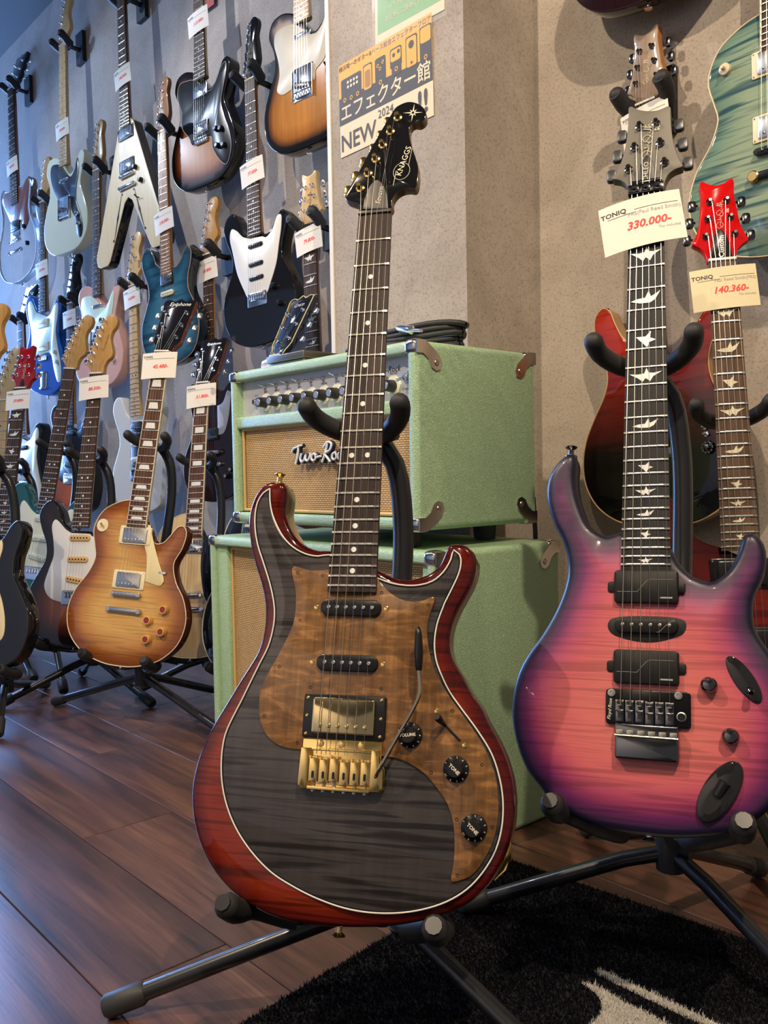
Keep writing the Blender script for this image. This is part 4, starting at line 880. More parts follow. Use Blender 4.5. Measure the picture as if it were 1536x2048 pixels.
t_('ボーナス', .5, -.30, .019, PCR); t_('バイオン', .5, -.72, .019, PCR)
# ---------------------------------------------------------------- front guitar: grey flamed top, cherry rim, koa plate, gold parts
HG = G('electric_guitar', 'charcoal flame electric guitar with cherry red rim, wooden pickguard and gold hardware', 'guitar', (-.7176, .5717, -.2971, 33.96, -16.90, -.10), -178, None)
RIM = finish('cherry_flame', [(0, (.045, .003, .003)), (.25, (.10, .006, .003)), (.62, (.205, .021, .005)), (1, (.19, .018, .005))], flame=.55, rough=.2, edge_mm=34, fscale=2.3)
BACKW = finish('natural_side', [(0, (.20, .13, .07))], grain=.3, rough=.2)
HG.body(spline(H_OUT, 7), [RIM, BACKW], w_top=-9.5, thick=46, rf=5, rb=7, carve=5, cw=34, grid=9)
GTOP = finish('charcoal_flame', [(0, (.062, .056, .058))], flame=.66, grain=.22, rough=.3, fscale=2.0, coat=.8)
hin = spline(H_IN, 6, True, (0, 44))
HG.part('top_inlay', prism(hin, -13, -8.9, .5), GTOP)
q = [(a, -8.75, b) for a, b in ccw(hin)]; q += q[:2]
HG.part('purfling', tube(q, .85, 6, False), P('purfling_white', (.80, .80, .74), .35))
HG.part('black_purfling', tube([(a, -8.95, b) for a, b in offs([(a, b) for a, _, b in q[:-2]], 1.5)+[offs([(a, b) for a, _, b in q[:-2]], 1.5)[0]]], .8, 6, False), BLK)
KOA = wood('figured_koa', (.115, .052, .015), (.24, .120, .042), .35, 70, 5, coat=.6, knots=.34)
HG.part('pickguard', prism(spline(H_PG, 6, True, (0, 3, 4, 7, 13, 14, 32)), -9.2, -6.6, .7), KOA)
ph = shared('guard_screw', lathe(0, 0, [(2.1, -.2), (1.7, .15), (.6, -.1)], 10), BLK)
for a, b in H_SCR: HG.at('guard_screw', ph, a, b, -6.6)
neck(HG, 648, 22, (H_HS, H_TP, []), HERON, P('dark_neck_wood', (.10, .035, .018), .3, 0, .6), BLKG, 42, 51.5, fine=True, nutmat=P('black_nut', (.03, .03, .035), .35), posts=GOLD, buttons=GOLD, side=BACKW, hsthick=13, endpad=7)
bt = shared('button', join(prism(rrect(0, 0, 13, 17, 4.5), -5.5, 1.5, 1.6)), GOLD)
for i in range(6): a, b = H_TP[i]; HG.at('tuning_button', shared('gbtn', join(prism(rrect(0, 0, 12, 16, 5, 5), -6, 3, 2), tube([(4, -2, 0), (16, -2, 0)], 2.3, 6)), GOLD), a-18-(i < 3)*3, b+9, -25, (.8+(i < 3)*.15, 1, .8+(i < 3)*.15))
HG.part('truss_cover', prism(spline(H_TRUSS, 4, True, (0, 9)), -9, -7.8, .4), wood('grey_striped_plate', (.07, .07, .07), (.22, .21, .21), .4, 110, 2))
IV = P('logo_cream', (.80, .74, .56), .4)
def gtext(g, s, u, v, w, size, mat, rot=0, sx=1., **k): return g.part('logo_text', place_text(text_vf(s, size, **k), u, v, w, rot, sx), mat)
gtext(HG, 'KNAGGS', 31.8, 724, -8.8, 10.6, IV, 74, 1.0)
HG.part('logo_ring', tube([(a, -8.8, b) for a, b in ell(29.5, 709.5, 10.5, 12, -15, 30)+ell(29.5, 709.5, 10.5, 12, -15, 30)[:1]], .33, 5, False), IV)
HG.part('logo_line', join(tube([(19.6, -8.8, 690), (22.6, -8.8, 711)], .4, 5), tube([(38, -8.8, 716), (41.5, -8.8, 741)], .3, 5)), IV)
gtext(HG, 'Severn', 2.8, 677, -7.6, 9, IV, 82, 1.0, shear=.3)
su, sv = H_STAR[0]; star = []
for k in range(8):
    t = math.radians(45*k-6); L_ = 13 if k % 2 == 0 else 6.5; t2 = t+PI/8; t3 = t-PI/8
    star += [(su+L_*math.cos(t), sv+L_*math.sin(t)), (su+2.6*math.cos(t2), sv+2.6*math.sin(t2))]
HG.part('star_inlay', prism(star, -9.2, -8.75), IV); HG.part('star_center', prism(ell(su, sv, 1.9, 1.9, 0, 12), -9.2, -8.6), BLK)
# string tree, pickups
for (cu, cv_), nm in (((-.3, 157.5), 1), ((-.6, 96.7), 2)):
    pickup(HG, 'single', cv_, cu, BLK, w=-2.2, fine=True, poles=P('pole_grey', (.42, .44, .46), .35, 1))
    for s in (-1, 1): screw(HG, cu+s*40.5, cv_, -6.6, 3.2, GOLD, 'pickup_screw')
HG.part('pickup_ring', prism(rrect(-.4, 39.4, 92.5, 46.8, 3.5, 4), -8, -3.5, 1.3), BLK)
hb = HG.part('pickup', prism(rrect(-.4, 39.6, 70.5, 38.6, 3, 5), -8, .2, 2.2), P('gold_cover', (.86, .66, .34), .10, 1))
for i in range(6): HG.at('pole_piece', shared('gpole', lathe(0, 0, [(2.6, -.5), (2.4, .7), (1.4, 1.1)], 12), GOLD), -25.5+i*10.1, 29.4, .2).parent = hb
for a, b in ((-42, 58), (41, 58.5), (-42, 39), (41, 39), (-42, 20), (41, 20.5)): screw(HG, a, b, -3.4, 2., GOLD, 'ring_screw')
# tremolo bridge
HG.part('bridge_plate', prism([(-44.1, 15), (43.5, 15.5), (44, -4), (48, -12), (48, -32), (44.5, -36), (-41, -37), (-45.5, -33), (-44.5, 4)], -6.5, -2.6, .9), GOLD)
HG.part('bridge_housing', join(prism([(-44, 6), (-34.5, 6), (-35, -36), (-41, -36.8), (-45.5, -33)], -3, 3.2, 1.2), prism([(34, 7), (42.5, 7), (43, -5), (47.5, -13), (48, -31), (44, -35.5), (33, -35.5)], -3, 3.0, 1.2), box(-35, 33.5, -37, -33, -3, 2.2, .8)), GOLD)
HG.part('bridge_ridge', box(-35, 34, 3, 6, -3, -.4, .6), GOLD)
for a in (-24, -.5, 21.5): screw(HG, a, 10.5, -2.6, 4.2, GOLD, 'bridge_screw')
sd = shared('gsaddle', join(prism(rrect(0, -12, 10.2, 26, 1.2), 0, 4.2, .8), lathe(-3.4, .8, [(1.6, 3), (1.5, 6.2)], 8), lathe(3.4, .8, [(1.6, 3), (1.5, 6.2)], 8)), GOLD)
sl_ = shared('gslot', prism(rrect(0, -16, 2.8, 7.5, 1.4, 4), 3.9, 4.35), BLK); ss = shared('gsadscrew', tube([(0, 1.5, -28), (0, 1.5, -39)], 2.1, 8), STEEL)
for i in range(6):
    o = HG.at('saddle', sd, -29.3+i*11.45, -5.5+(1.4, .3, 2.2, -1, -.4, .2)[i], -2.4); under(HG.at('saddle_slot', sl_, -29.3+i*11.45, -5.5, -2.2), o); under(HG.at('saddle_screw', ss, -29.3+i*11.45, 0, -4), o)
arm = HG.part('tremolo_arm', tube(smooth3([(39, 0, -21), (44, 9, -14), (60, 13, 15), (83.2, 16, 58), (86.6, 17, 68), (84.2, 17.5, 92)], 5), 2.0, 10), P('arm_gold', (.72, .56, .34), .14, 1))
HG.part('arm_tip', tube([(84.2, 17.5, 90), (84.1, 17.5, 92), (83.4, 17.6, 108), (82.2, 17.6, 128), (81.6, 17.6, 134), (81.5, 17.6, 136)], [2.8, 3.7, 5.0, 3.8, 2.6, .6], 14), BLK, arm)
HG.part('arm_socket', lathe(39, -22, [(5.5, -3), (5.5, 1.5), (3.2, 2.5)], 14), GOLD, arm)
# controls
for (a, b), t_ in zip(((72.6, 24.3), (122.8, -7.2), (143.1, -63.0)), ('VOLUME', 'TONE', 'TONE')):
    k = HG.at('control_knob', shared('bellknob', lathe(0, 0, [(13.6, 0), (13.2, 2.5), (9.2, 5.5), (8.6, 11.5), (7.6, 12.3)], 28), BLK), a, b, -6.4)
    r0_ = {'VOLUME': 8, 'TONE': -48}[t_]
    o = gtext(HG, t_, a, b, 6.2, 4.5 if t_ == 'VOLUME' else 5., IV, r0_*.85, bold=.12); o.parent = k; o.location = (-k.location.x, -k.location.y, -k.location.z)
    V_ = []
    for i in range(10):
        tt = math.radians(100-i*33 if t_ == 'VOLUME' else 150-i*33); V_.append(place_text(text_vf(str(i+1), 3.6), a+11.3*math.cos(tt), b+11.3*math.sin(tt), -2.2, math.degrees(tt)-90))
    o = HG.part('knob_numbers', join(*V_), IV); o.parent = k; o.location = (-k.location.x, -k.location.y, -k.location.z)
HG.part('switch_slot', prism(rrect(116.5, 29.8, 27, 2.6, 1.2, 3, -42), -6.8, -6.3), BLK)
HG.part('blade_switch', tube([(110, -7, 36), (106.5, 4, 40.5), (105, 9, 43), (104.2, 12, 44)], [1.6, 3.6, 4.2, 3.0], 10), BLK)
for a, b in ((100.4, 50), (131.1, 16.9)): screw(HG, a, b, -6.6, 3., GOLD, 'switch_screw')
screw(HG, 96, -2, -8.6, 1.6, GOLD)
strap_button(HG, -104, 306, GOLD, 1, -22, 0); strap_button(HG, 1, -170, GOLD, -1, -30)
HG.part('jack_plate', tube([(175, -26, -72), (173, -28, -86), (168, -30, -100), (160, -32, -113)], [3, 7, 7, 3], 10), GOLD)
floor_stand(HG, 'black guitar stand holding the charcoal and cherry guitar, its feet on the rug edge', 390, 233, r=.325, hub=(-.78, .68, -.488), vbot=-172, crad=104, legs=(0, 128, 240), spread=44, lspread=60, cmin=24)
# ---------------------------------------------------------------- front guitar on the right: pink flame burst, black parts
PG = G('electric_guitar', 'pink and purple burst flame electric guitar with black hardware and a grey headstock', 'guitar', (-.5197, .8408, -.2601, 25.70, -16.70, -1.36), -135)
PNK = finish('pink_purple_burst', [(0, (.004, .004, .012)), (.07, (.012, .008, .04)), (.20, (.12, .014, .10)), (.38, (.38, .05, .13)), (.62, (.56, .105, .125)), (1, (.60, .145, .135))], flame=.30, rough=.40, edge_mm=92, fscale=2.6, coat=.15)
PG.body(spline(P_OUT, 7), [PNK, P('dark_navy_back', (.010, .010, .018), .35, 0, .3)], w_top=-7.5, thick=42, rf=9, rb=6, carve=6, cw=50, grid=9)
neck(PG, 635, 24, (P_HS, P_TP, P_TB), EBONY, MAPLED, P('grey_headstock', (.135, .125, .105), .5), 41, 50, 'bird', fine=True, nutmat=BLK, posts=DCHROME, buttons=P('smoked_button', (.05, .055, .065), .35, .2), hsthick=14, endpad=9, side=P('headstock_edge', (.12, .09, .035), .5))
PG.part('nut_clamp', join(box(-21.5, 21.5, 635, 648, -5, 3.2, 1), *[lathe(u, 641.5, [(3.2, 3), (3.2, 6), (2.4, 7)], 12) for u in (-14, 0, 14)], *[box(u-5.5, u+5.5, 636.5, 646.5, 3, 4.6, .8) for u in (-14, 0, 14)]), DCHROME)
PG.part('string_retainer', box(-19, 19, 652, 656, -4, -1, .8), DCHROME)
PG.part('truss_cover', prism(spline(P_TRUSS, 4, True, (0, 6)), -8, -7.2, .3), P('truss_dark', (.03, .026, .026), .4))
gtext(PG, 'SCHLEO', -.6, 669, -7.0, 8.8, IV, 88, 1.0)
def signature(g, u, v, w, s, mat, rot=84):
    c, k = math.cos(math.radians(rot)), math.sin(math.radians(rot))
    st = [[(0, 0), (-3, 5), (2, 9), (8, 5), (5, -1), (-1, 0), (2, 3), (12, 2)], [(12, 2), (11, 8), (14, 2), (15, 5), (17, 2), (18, 4), (19, 2)], [(20, 7), (18, 1), (24, 0), (28, 5), (24, 10), (19, 7), (30, 0)], [(30, 2), (31, 4), (33, 2), (35, 3), (36, 12), (34, 2)], [(38, 2), (39, 12), (37, 1), (41, 6), (42, 1), (45, 3)], [(35, 9), (41, 9)]]
    g.part('signature_logo', join(*[tube([(u+(a*c-b*k)*s, w, v+(a*k+b*c)*s) for a, b in spline(q, 1.5, False)], .38, 5) for q in st]), mat)
signature(PG, 4, 692, -7.6, 1.15, IV); gtext(PG, 'SE', 13.5, 733, -7.6, 8.5, IV, 84, 1., bold=.15)
PC = P('satin_black_cover', (.009, .009, .010), .40, spec=.25)
for v_, nm in ((133.3, 0), (43, 1)):
    hp = PG.part('pickup', join(prism(rrect(.3, v_, 70, 37.5, 4, 5), -8, -.5, 1.6), prism(rrect(0, v_, 85, 12.5, 3, 4), -8, -5.6, .8)), PC)
    PG.part('cover_line', join(tube([(-31, -.3, v_-6), (-9, -.3, v_-6), (-5, -.3, v_-1), (1, -.3, v_+6), (5, -.3, v_+8), (30, -.3, v_+8)], .25, 4)), GREY, hp)
    PG.part('cover_text', box(16, 29, v_-13.5, v_-11.8, -.5, -.3), GREY, hp)
cav = [(41.5, 96), (43, 90), (40, 82), (26, 75.5), (4, 71), (-22, 74), (-38, 80), (-42.3, 88), (-40, 95), (-32, 98.5), (30, 99.5)]
PG.part('pickup_cavity', prism(spline(cav, 4), -8.3, -6.9, .3), P('cavity_black', (.004, .004, .005), .6))
sp_ = PG.part('pickup', prism(rrect(.3, 89.3, 69, 17, 8.4, 6), -8, -1.4, 1.4), PC)
PG.part('cover_line', tube([(12, -1.2, 82), (15, -1.2, 82.5), (22, -1.2, 90), (26, -1.2, 93.5), (31, -1.2, 95)], .25, 4), GREY, sp_)
for i in range(6): PG.at('pole_piece', shared('ppole', lathe(0, 0, [(1.9, -.5), (1.9, .35), (1.5, .5)], 12), P('pole_brass', (.42, .42, .34), .35, 1)), -25+i*10.1, 90, -1.4).parent = sp_
PG.part('bridge_plate', prism(rrect(2.1, -1.2, 90, 39, 4.5, 5), -8, -3.2, 1), P('floating_bridge_black', (.02, .02, .022), .2, .8))
PG.part('sustain_block', join(prism(rrect(1.6, -26, 66, 13, 1.5), -6, 7.5, 1.2), prism(rrect(1.6, -44, 66.5, 26, 3), -6, 6.2, 2.6)), DCHROME)
PG.part('block_edge', join(*[box(-30+11.2*i, -22.4+11.2*i, -31.5, -26, 6.8, 8.2, .4) for i in range(6)], tube([(-31.5, 7.2, -31.8), (34.5, 7.2, -32)], 1.2, 6)), P('block_satin', (.52, .48, .38), .3, 1))
sdp = shared('psaddle', join(prism(rrect(0, -8, 9.8, 25, 1.5), 0, 3.6, .8), prism(rrect(0, -13, 8.6, 13, 1), 3.2, 5.2, .7)), DCHROME); slt = shared('pslot', prism(rrect(0, -12, 3.6, 7, .5, 2), 5.1, 5.4), P('cavity_black', (.004, .004, .005), .6))
sdt = shared('psadtop', join(box(-4.4, -2.2, 1.5, 3.8, 3.4, 4.6, .3), box(2.2, 4.4, 1.5, 3.8, 3.4, 4.6, .3), box(-2.2, 2.2, -2.4, -1.2, 4.6, 5.4, .2)), P('block_satin', (.52, .48, .38), .3, 1))
for i in range(6):
    o = PG.at('saddle', sdp, -27.2+i*10.55, 2-(.0, .0, -.2, 1.4, .8, .6)[i], -3)
    under(PG.at('saddle_slot', slt, -27.2+i*10.55, 2, -3), o); under(PG.at('saddle_screw', sdt, -27.2+i*10.55, 2, -3), o)
for a, b in ((-36.5, 13.5), (34.5, 14)): PG.at('pivot_post', shared('pivot', lathe(0, 0, [(4.2, 0), (4.2, 1.6), (2.2, 1.8), (2.0, .9)], 16), P('pivot_steel', (.5, .48, .44), .3, 1)), a, b, -3.2)
PG.at('arm_socket', shared('armsock', lathe(0, 0, [(5.2, 0), (5.2, 2), (4., 2.4), (3.6, .2)], 18), P('pivot_steel', (.5, .48, .44), .3, 1)), 37.5, -8.5, -3.2); PG.part('socket_hole', prism(ell(37.5, -8.5, 3.6, 3.6), -3.2, -2.6), BLK)
gtext(PG, 'Floyd Rose', -38.3, -4.5, -3., 5.2, IV, 86, 1., shear=.3)
for a, b in ((65.8, 26.8), (86.3, -25.4)): PG.at('control_knob', shared('pknob', lathe(0, 0, [(8.8, 0), (9.0, 7), (8.2, 12), (6, 14.5), (2, 15.3)], 22), DCHROME), a, b, -7.6)
PG.part('switch_plate', prism(ell(100.5, 35, 28.5, 10.5, -57, 30), -12, -6.2, 1.8), P('gloss_black', (.015, .015, .017), .1, 0, 1)); PG.part('switch_tip', tube([(104, -8, 26), (106, 3, 23), (107, 8, 21), (107.5, 10, 20)], [1.6, 3.6, 4.2, 2.4], 12), DCHROME)
jk = PG.part('jack_plate', prism(ell(74.5, -82.3, 37, 17, 59, 34), -16, -5.2, 3.4), P('gloss_black', (.015, .015, .017), .1, 0, 1)); PG.part('jack_recess', prism(ell(69, -91, 17, 7.5, 60, 20), -6, -4.95), P('cavity_black', (.004, .004, .005), .6), jk)
PG.part('jack_socket', tube([(72, -6.5, -86), (80, -4.5, -72)], [5.5, 6.5], 12), P('gloss_black', (.015, .015, .017), .1, 0, 1), jk)
strap_button(PG, -91, 298, DCHROME, 1, -24); strap_button(PG, 1, -128, CHROME, -1, -28)
floor_stand(PG, 'black guitar stand holding the pink burst guitar, one foot on the rug', 432, 208, r=.285, hub=(-.60, 1.03, -.478), legs=(0, 138, 245), vbot=-132, crad=92, spread=52, lspread=56, cmin=30)
tag_card(PG.world(-5, 594, 5), PG.M @ Matrix.Rotation(math.radians(-8), 3, 'Y'), 'large white price card reading 330,000 under the grey headstock', '330.000-', fine=True, brand='TONIQ', maker='PRS(Paul Reed Smith)', note='Tax included', bow=7)
gtag = None
# ---------------------------------------------------------------- the other instruments
def POS(x, y, z, yaw, lean, roll): return (x, y, z, yaw, lean, roll)
SB3 = finish('three_tone_sunburst', [(0, (.004, .003, .003)), (.22, (.012, .005, .003)), (.42, (.13, .022, .006)), (.72, (.42, .15, .035)), (1, (.52, .21, .05))], grain=.2, rough=.2, edge_mm=78)
SB2 = finish('amber_sunburst', [(0, (.004, .003, .003)), (.22, (.008, .005, .003)), (.55, (.36, .13, .02)), (1, (.50, .21, .04))], grain=.25, rough=.2, edge_mm=70)
HONEY = finish('honey_burst', [(0, (.17, .045, .012)), (.2, (.25, .075, .017)), (.5, (.46, .20, .045)), (1, (.62, .36, .10))], flame=.24, rough=.18, edge_mm=85, fscale=2.4)
SEAF = P('pale_seafoam_lacquer', (.84, .88, .70), .2, 0, 1); PINKS = P('shell_pink_lacquer', (.72, .42, .36), .22, 0, 1); BLUEM = P('lake_blue_metallic', (.02, .13, .55), .22, .45, 1)
TEAL = P('dark_teal_metallic', (.012, .12, .13), .2, .4, 1); WHTG = P('white_lacquer', (.72, .73, .72), .2, 0, 1); NAT = finish('natural_ash', [(0, (.66, .48, .26))], grain=.22, rough=.25)
NATC = finish('pale_spruce', [(0, (.72, .60, .36))], grain=.12, rough=.3, coat=.6); BQ = finish('blue_quilt', [(0, (.012, .045, .085)), (.5, (.03, .12, .19)), (1, (.05, .17, .25))], flame=.5, rough=.15, edge_mm=70, fscale=.45)
BT = finish('teal_flame', [(0, (.13, .22, .17)), (.3, (.17, .27, .20)), (1, (.27, .35, .25))], flame=.85, rough=.15, edge_mm=60, fscale=1.15, tilt=.22, dark=(.05, .20, .42))
REDF = finish('red_to_black_fade', [(0, (.004, .004, .004)), (.36, (.006, .004, .004)), (.62, (.10, .008, .006)), (.82, (.30, .022, .010)), (1, (.38, .032, .012))], flame=.35, rough=.14, grad=(0, .40))
DRED = finish('dark_red_flame', [(0, (.05, .004, .003)), (1, (.14, .010, .006))], flame=.5, rough=.15, edge_mm=50); DBR = finish('dark_walnut_brown', [(0, (.020, .006, .006))], grain=.3, rough=.15)
ORB = finish('orange_black_burst', [(0, (.004, .003, .003)), (.28, (.006, .004, .003)), (.4, (.42, .06, .015)), (1, (.62, .12, .03))], rough=.2, edge_mm=60)
MAHB = finish('brown_mahogany_side', [(0, (.13, .045, .025))], grain=.25, rough=.2); PGW = P('white_guard', (.74, .74, .72), .3, 0, .3); IVB = P('ivory_binding', (.74, .66, .44), .4)
REDG = P('bright_red_lacquer', (.62, .006, .008), .15, 0, 1); REDD = P('dark_red_lacquer', (.34, .006, .012), .2, 0, 1); GBTN = P('gold_button', (.75, .55, .25), .25, 1)
def guitar(label, pose, shape, mats, sc=648, nf=21, hs='strat', board=ROSE, nm=MAPLE, hsm=None, guard=None, gm=WHT, pus=(), br='strat', brm=CHROME, knobs=(), km=BLK, kt=None, sw=None, bind=None, vb=None, hang=None, stand=None, card=None, tagv=None, cat='guitar', kr=9, **k):
    o = SH[shape] if isinstance(shape, str) else shape
    g = G('electric_guitar', label, cat, pose, min(p[1] for p in o) if vb is None else vb)
    sharp = tuple(i for i, p in enumerate(o) if shape != 'vee' and i in (0, len(o)-1))
    if shape == 'vee': sharp = tuple(range(len(o)))
    oo = spline(o, 11, True, sharp); g.oo = oo
    kw = dict(rf=5 if shape in ('strat', 'jazz', 'tele') else 3.5, rb=5, carve=6 if shape in ('lp', 'prs') else 0, cw=45, grid=17)
    kw.update(k.pop('bk', {}))
    g.body(oo, mats, w_top=kw.pop('w_top', -8), thick=kw.pop('thick', 42), **kw)
    if bind: binding(g, oo, bind, w=-9.5-(5 if shape in ('lp', 'prs') else 0))
    if hs == 'open': k.setdefault('tilt', 17)
    neck(g, sc, nf, hs, board, nm, hsm or nm, **k)
    if guard:
        gp = GUARD[guard] if isinstance(guard, str) else guard
        g.part('pickguard', prism(spline(gp, 9, True, GSHARP.get(guard, (0, len(gp)-1)) if isinstance(guard, str) else (0,)), -8.2, -6.2, .5), gm)
    for p in pus: pickup(g, *p[:1], p[1], **(p[2] if len(p) > 2 else {}))
    if br == 'tom': bridge(g, 'tom', brm); bridge(g, 'stop', brm)
    elif br: bridge(g, br, brm)
    for a, b in knobs: knob(g, a, b, km, kt, w=-7, r=kr)
    if sw: g.part('toggle_switch', tube([(sw[0], -8, sw[1]), (sw[0], 2, sw[1]), (sw[0]+3, 10, sw[1]+4), (sw[0]+3.5, 12, sw[1]+5)], [2.5, 2, 3, 1.5], 8), BLK)
    strap_button(g, 0, g.vb+3, CHROME, -1, -28)
    if hang: hanger(g, sc, hang)
    if stand: floor_stand(g, stand[0], *stand[1:2], **stand[2])
    if card: string_tag(g, tagv or 590, card[0], card[1], rot=card[2] if len(card) > 2 else 6)
    return g
S3 = (('single', 158), ('single', 96), ('single', 36, dict(rot=-9)))
cc_ = dict(mat=CREAM)
# top row on the wall
pl_ = P('clear_acrylic', (.93, .93, .95), .03); pb = pl_.node_tree.nodes['Principled BSDF']; pb.inputs['Transmission Weight'].default_value = .94; pb.inputs['IOR'].default_value = 1.38
g = guitar('clear acrylic bodied guitar with a brown scratchplate, farthest left on the wall', (*POS(-4.100, 1.440, 1.085, 8, -2, -3.26), 1.146), 'plexi', [pl_, pl_], sc=610, nf=24, hs='open', nm=MAHO, hsm=BLKG, pus=(('hum', 60, dict(mat=BLK)), ('hum', 20, dict(mat=CHROME))), br='tom', knobs=((75, 40), (95, -30)), bk=dict(thick=30, rf=4), vb=-163, hang='wall hanger behind the black headstock of the clear acrylic guitar', card=('small white price card on the neck of the clear acrylic guitar', '98.000-'), tagv=298, endpad=4)
g.part('wood_scratchplate', prism(spline([(28, 210), (60, 200), (96, 222), (112, 205), (104, 150), (96, 110), (104, 60), (60, 30), (30, 80), (-30, 80), (-60, 120), (-100, 190), (-70, 210), (-28, 205)], 8), -8, -6, .4), MAHO)
g = guitar('pale seafoam guitar with a black scratchplate and maple neck hanging on the wall', (*POS(-3.540, 1.440, 1.079, 8, -2, -0.75), 1.050), 'tele', [SEAF, SEAF], board=MAPLE, inlay='bdot', hs='strat', nm=MAPLE, guard=[(31,140),(48,132),(72,150),(96,192),(104,150),(88,90),(84,40),(112,-20),(128,-80),(112,-112),(92,-100),(78,-40),(48,10),(40,60),(-40,60),(-86,120),(-102,180),(-92,205),(-31,196)], gm=BLK, pus=(('lip', 130, dict(mat=CHROME)), ('single', 14, dict(rot=-16, poles=CHROME))), br='tele', knobs=((96, -20), (108, -60)), km=CHROME, hang='wall hanger behind the maple headstock of the pale seafoam guitar', card=('small white price card halfway up the neck of the pale seafoam guitar', '78.000-'), tagv=323)
g = guitar('pale wood flying wedge shaped guitar with two f-holes hanging on the wall', (*POS(-2.970, 1.440, 1.084, 8, -2, -3.00), 1.017), 'vee', [NATC, BLKG], sc=628, nf=22, hs='open', hsm=BLKG, nm=MAHO, pus=(('hum', 150, dict(mat=CHROME, ring=BLK)), ('hum', 34, dict(mat=CHROME, ring=BLK))), br='tom', knobs=((52, 14), (82, -40)), km=BLK, kt=CHROME, sw=(62, -95), bk=dict(rf=2, thick=40), vb=-290, hang='wall hanger of the flying wedge guitar', card=('small white price card on the neck of the flying wedge guitar', '148.000-'), tagv=346)
for s in (-1, 1):
    c_ = [(s*(40+18*t)*1.0+s*34*t, -60-150*t) for t in (0, .2, .4, .5, .6, .8, 1)]; w_ = [1, 2.6, 3.4, 6, 3.4, 2.6, 1]
    L1 = [(a-b_, v_) for (a, v_), b_ in zip(c_, w_)]; R1 = [(a+b_, v_) for (a, v_), b_ in zip(c_, w_)]
    ghole(g, L1+R1[::-1], BLK); ghole(g, ell(c_[0][0]-s*4, c_[0][1]+1, 4.5, 4.5, 0, 12), BLK); ghole(g, ell(c_[-1][0]+s*4, c_[-1][1]-1, 5, 5, 0, 12), BLK)
g = guitar('sunburst guitar with a large black scratchplate and two chrome humbuckers on the wall', (*POS(-2.449, 1.440, 1.060, 8, -2, -1.61), 0.993), 'tele', [SB3, BLKG], nf=21, nm=MAPLE, hs='strat', guard='deluxe', gm=BLK, pus=(('humx', 150, dict(mat=CHROME)), ('humx', 34, dict(mat=CHROME))), br='hard', brm=CHROME, knobs=((76, 8), (100, 2), (82, -46), (112, -52)), km=BLK, kt=CHROME, vb=-152, card=('small white price card near the top edge, on the sunburst guitar with black scratchplate', '115.000-'), tagv=365, bk=dict(rf=4))
binding(g, spline(GUARD['deluxe'], 9, True, (0,)), PGW, -6.2, .7); g.part('output_jack', lathe(0, 0, [(1, 0), (2, 1)]), CHROME); 
g = guitar('amber sunburst guitar with a cream scratchplate, partly cut off by the pillar', (*POS(-1.916, 1.440, 1.030, 8, -2, -1.22), 1.001), 'tele', [SB2, BLKG], board=MAPLE, inlay='bdot', nf=21, nm=MAPLE, hs='tele', guard='tele', gm=P('parchment_guard', (.66, .60, .46), .35, 0, .4), pus=(('lip', 150, dict(mat=CHROME)), ('single', 14, dict(rot=-16))), br='tele', knobs=((100, -12), (106, -58)), km=CHROME, sw=(92, 34))
g.part('control_plate', prism(rrect(99, -20, 26, 125, 12, 5, 6), -8.2, -6.6, .5), CHROME)
g = guitar('black guitar with a white scratchplate and three black pickups hanging on the wall', (*POS(-2.160, 1.440, 0.529, 8, -2, -2.65), 0.970), 'strat', [BLKG, BLKG], nf=22, hs='tele', hsm=BLKG, nm=ROAST, guard='hss', gm=PGW, pus=(('lip', 148, dict(mat=BLK)), ('lip', 92, dict(mat=BLK)), ('lip', 50, dict(mat=BLK))), br='strat', knobs=((76, 10), (100, -45)), bk=dict(rf=4), hang='wall hanger behind the black headstock of the black and white guitar', card=('white price card on the neck of the black guitar with the white scratchplate', '77.000-'), tagv=367, nutmat=IVB)
HS_OLD = None
# middle row on the wall
g = guitar('blue offset guitar with a pearl scratchplate hanging low on the left', (*POS(-3.819, 1.440, 0.533, 8, -2, -0.08), 1.025), 'jazz', [BLUEM, BLUEM], nm=MAPLED, guard='jazz', gm=P('mint_pearl', (.66, .76, .66), .3, 0, .5), pus=(('soap', 140, dict(mat=P('aged_white_cover', (.72, .72, .52), .35))), ('soap', 42, dict(mat=P('aged_white_cover', (.72, .72, .52), .35)))), br='hard', knobs=((98, 10), (114, -32)), km=WHT, hang='wall hanger behind the maple headstock of the blue offset guitar', card=('small white price card on the neck of the blue offset guitar', '120.000-'), tagv=365)
g.part('tremolo_tailpiece', join(prism([(-22, -62), (22, -62), (26, -80), (22, -136), (-22, -136), (-26, -80)], -8, -5.5, .8), box(-24, 24, -136, -128, -6, 0, 1.5)), CHROME)
g = guitar('shell pink guitar with a mint scratchplate hanging on the wall', (*POS(-3.265, 1.440, 0.510, 8, -2, -0.15), 1.040), 'tele', [PINKS, PINKS], hs='tele', nm=MAPLED, guard='tele', gm=P('mint_guard', (.60, .76, .62), .3, 0, .3), pus=(('lip', 150, dict(mat=CHROME)), ('single', 14, dict(rot=-16))), br='tele', knobs=((100, -12), (106, -58)), km=CHROME, hang='wall hanger behind the amber headstock of the shell pink guitar')
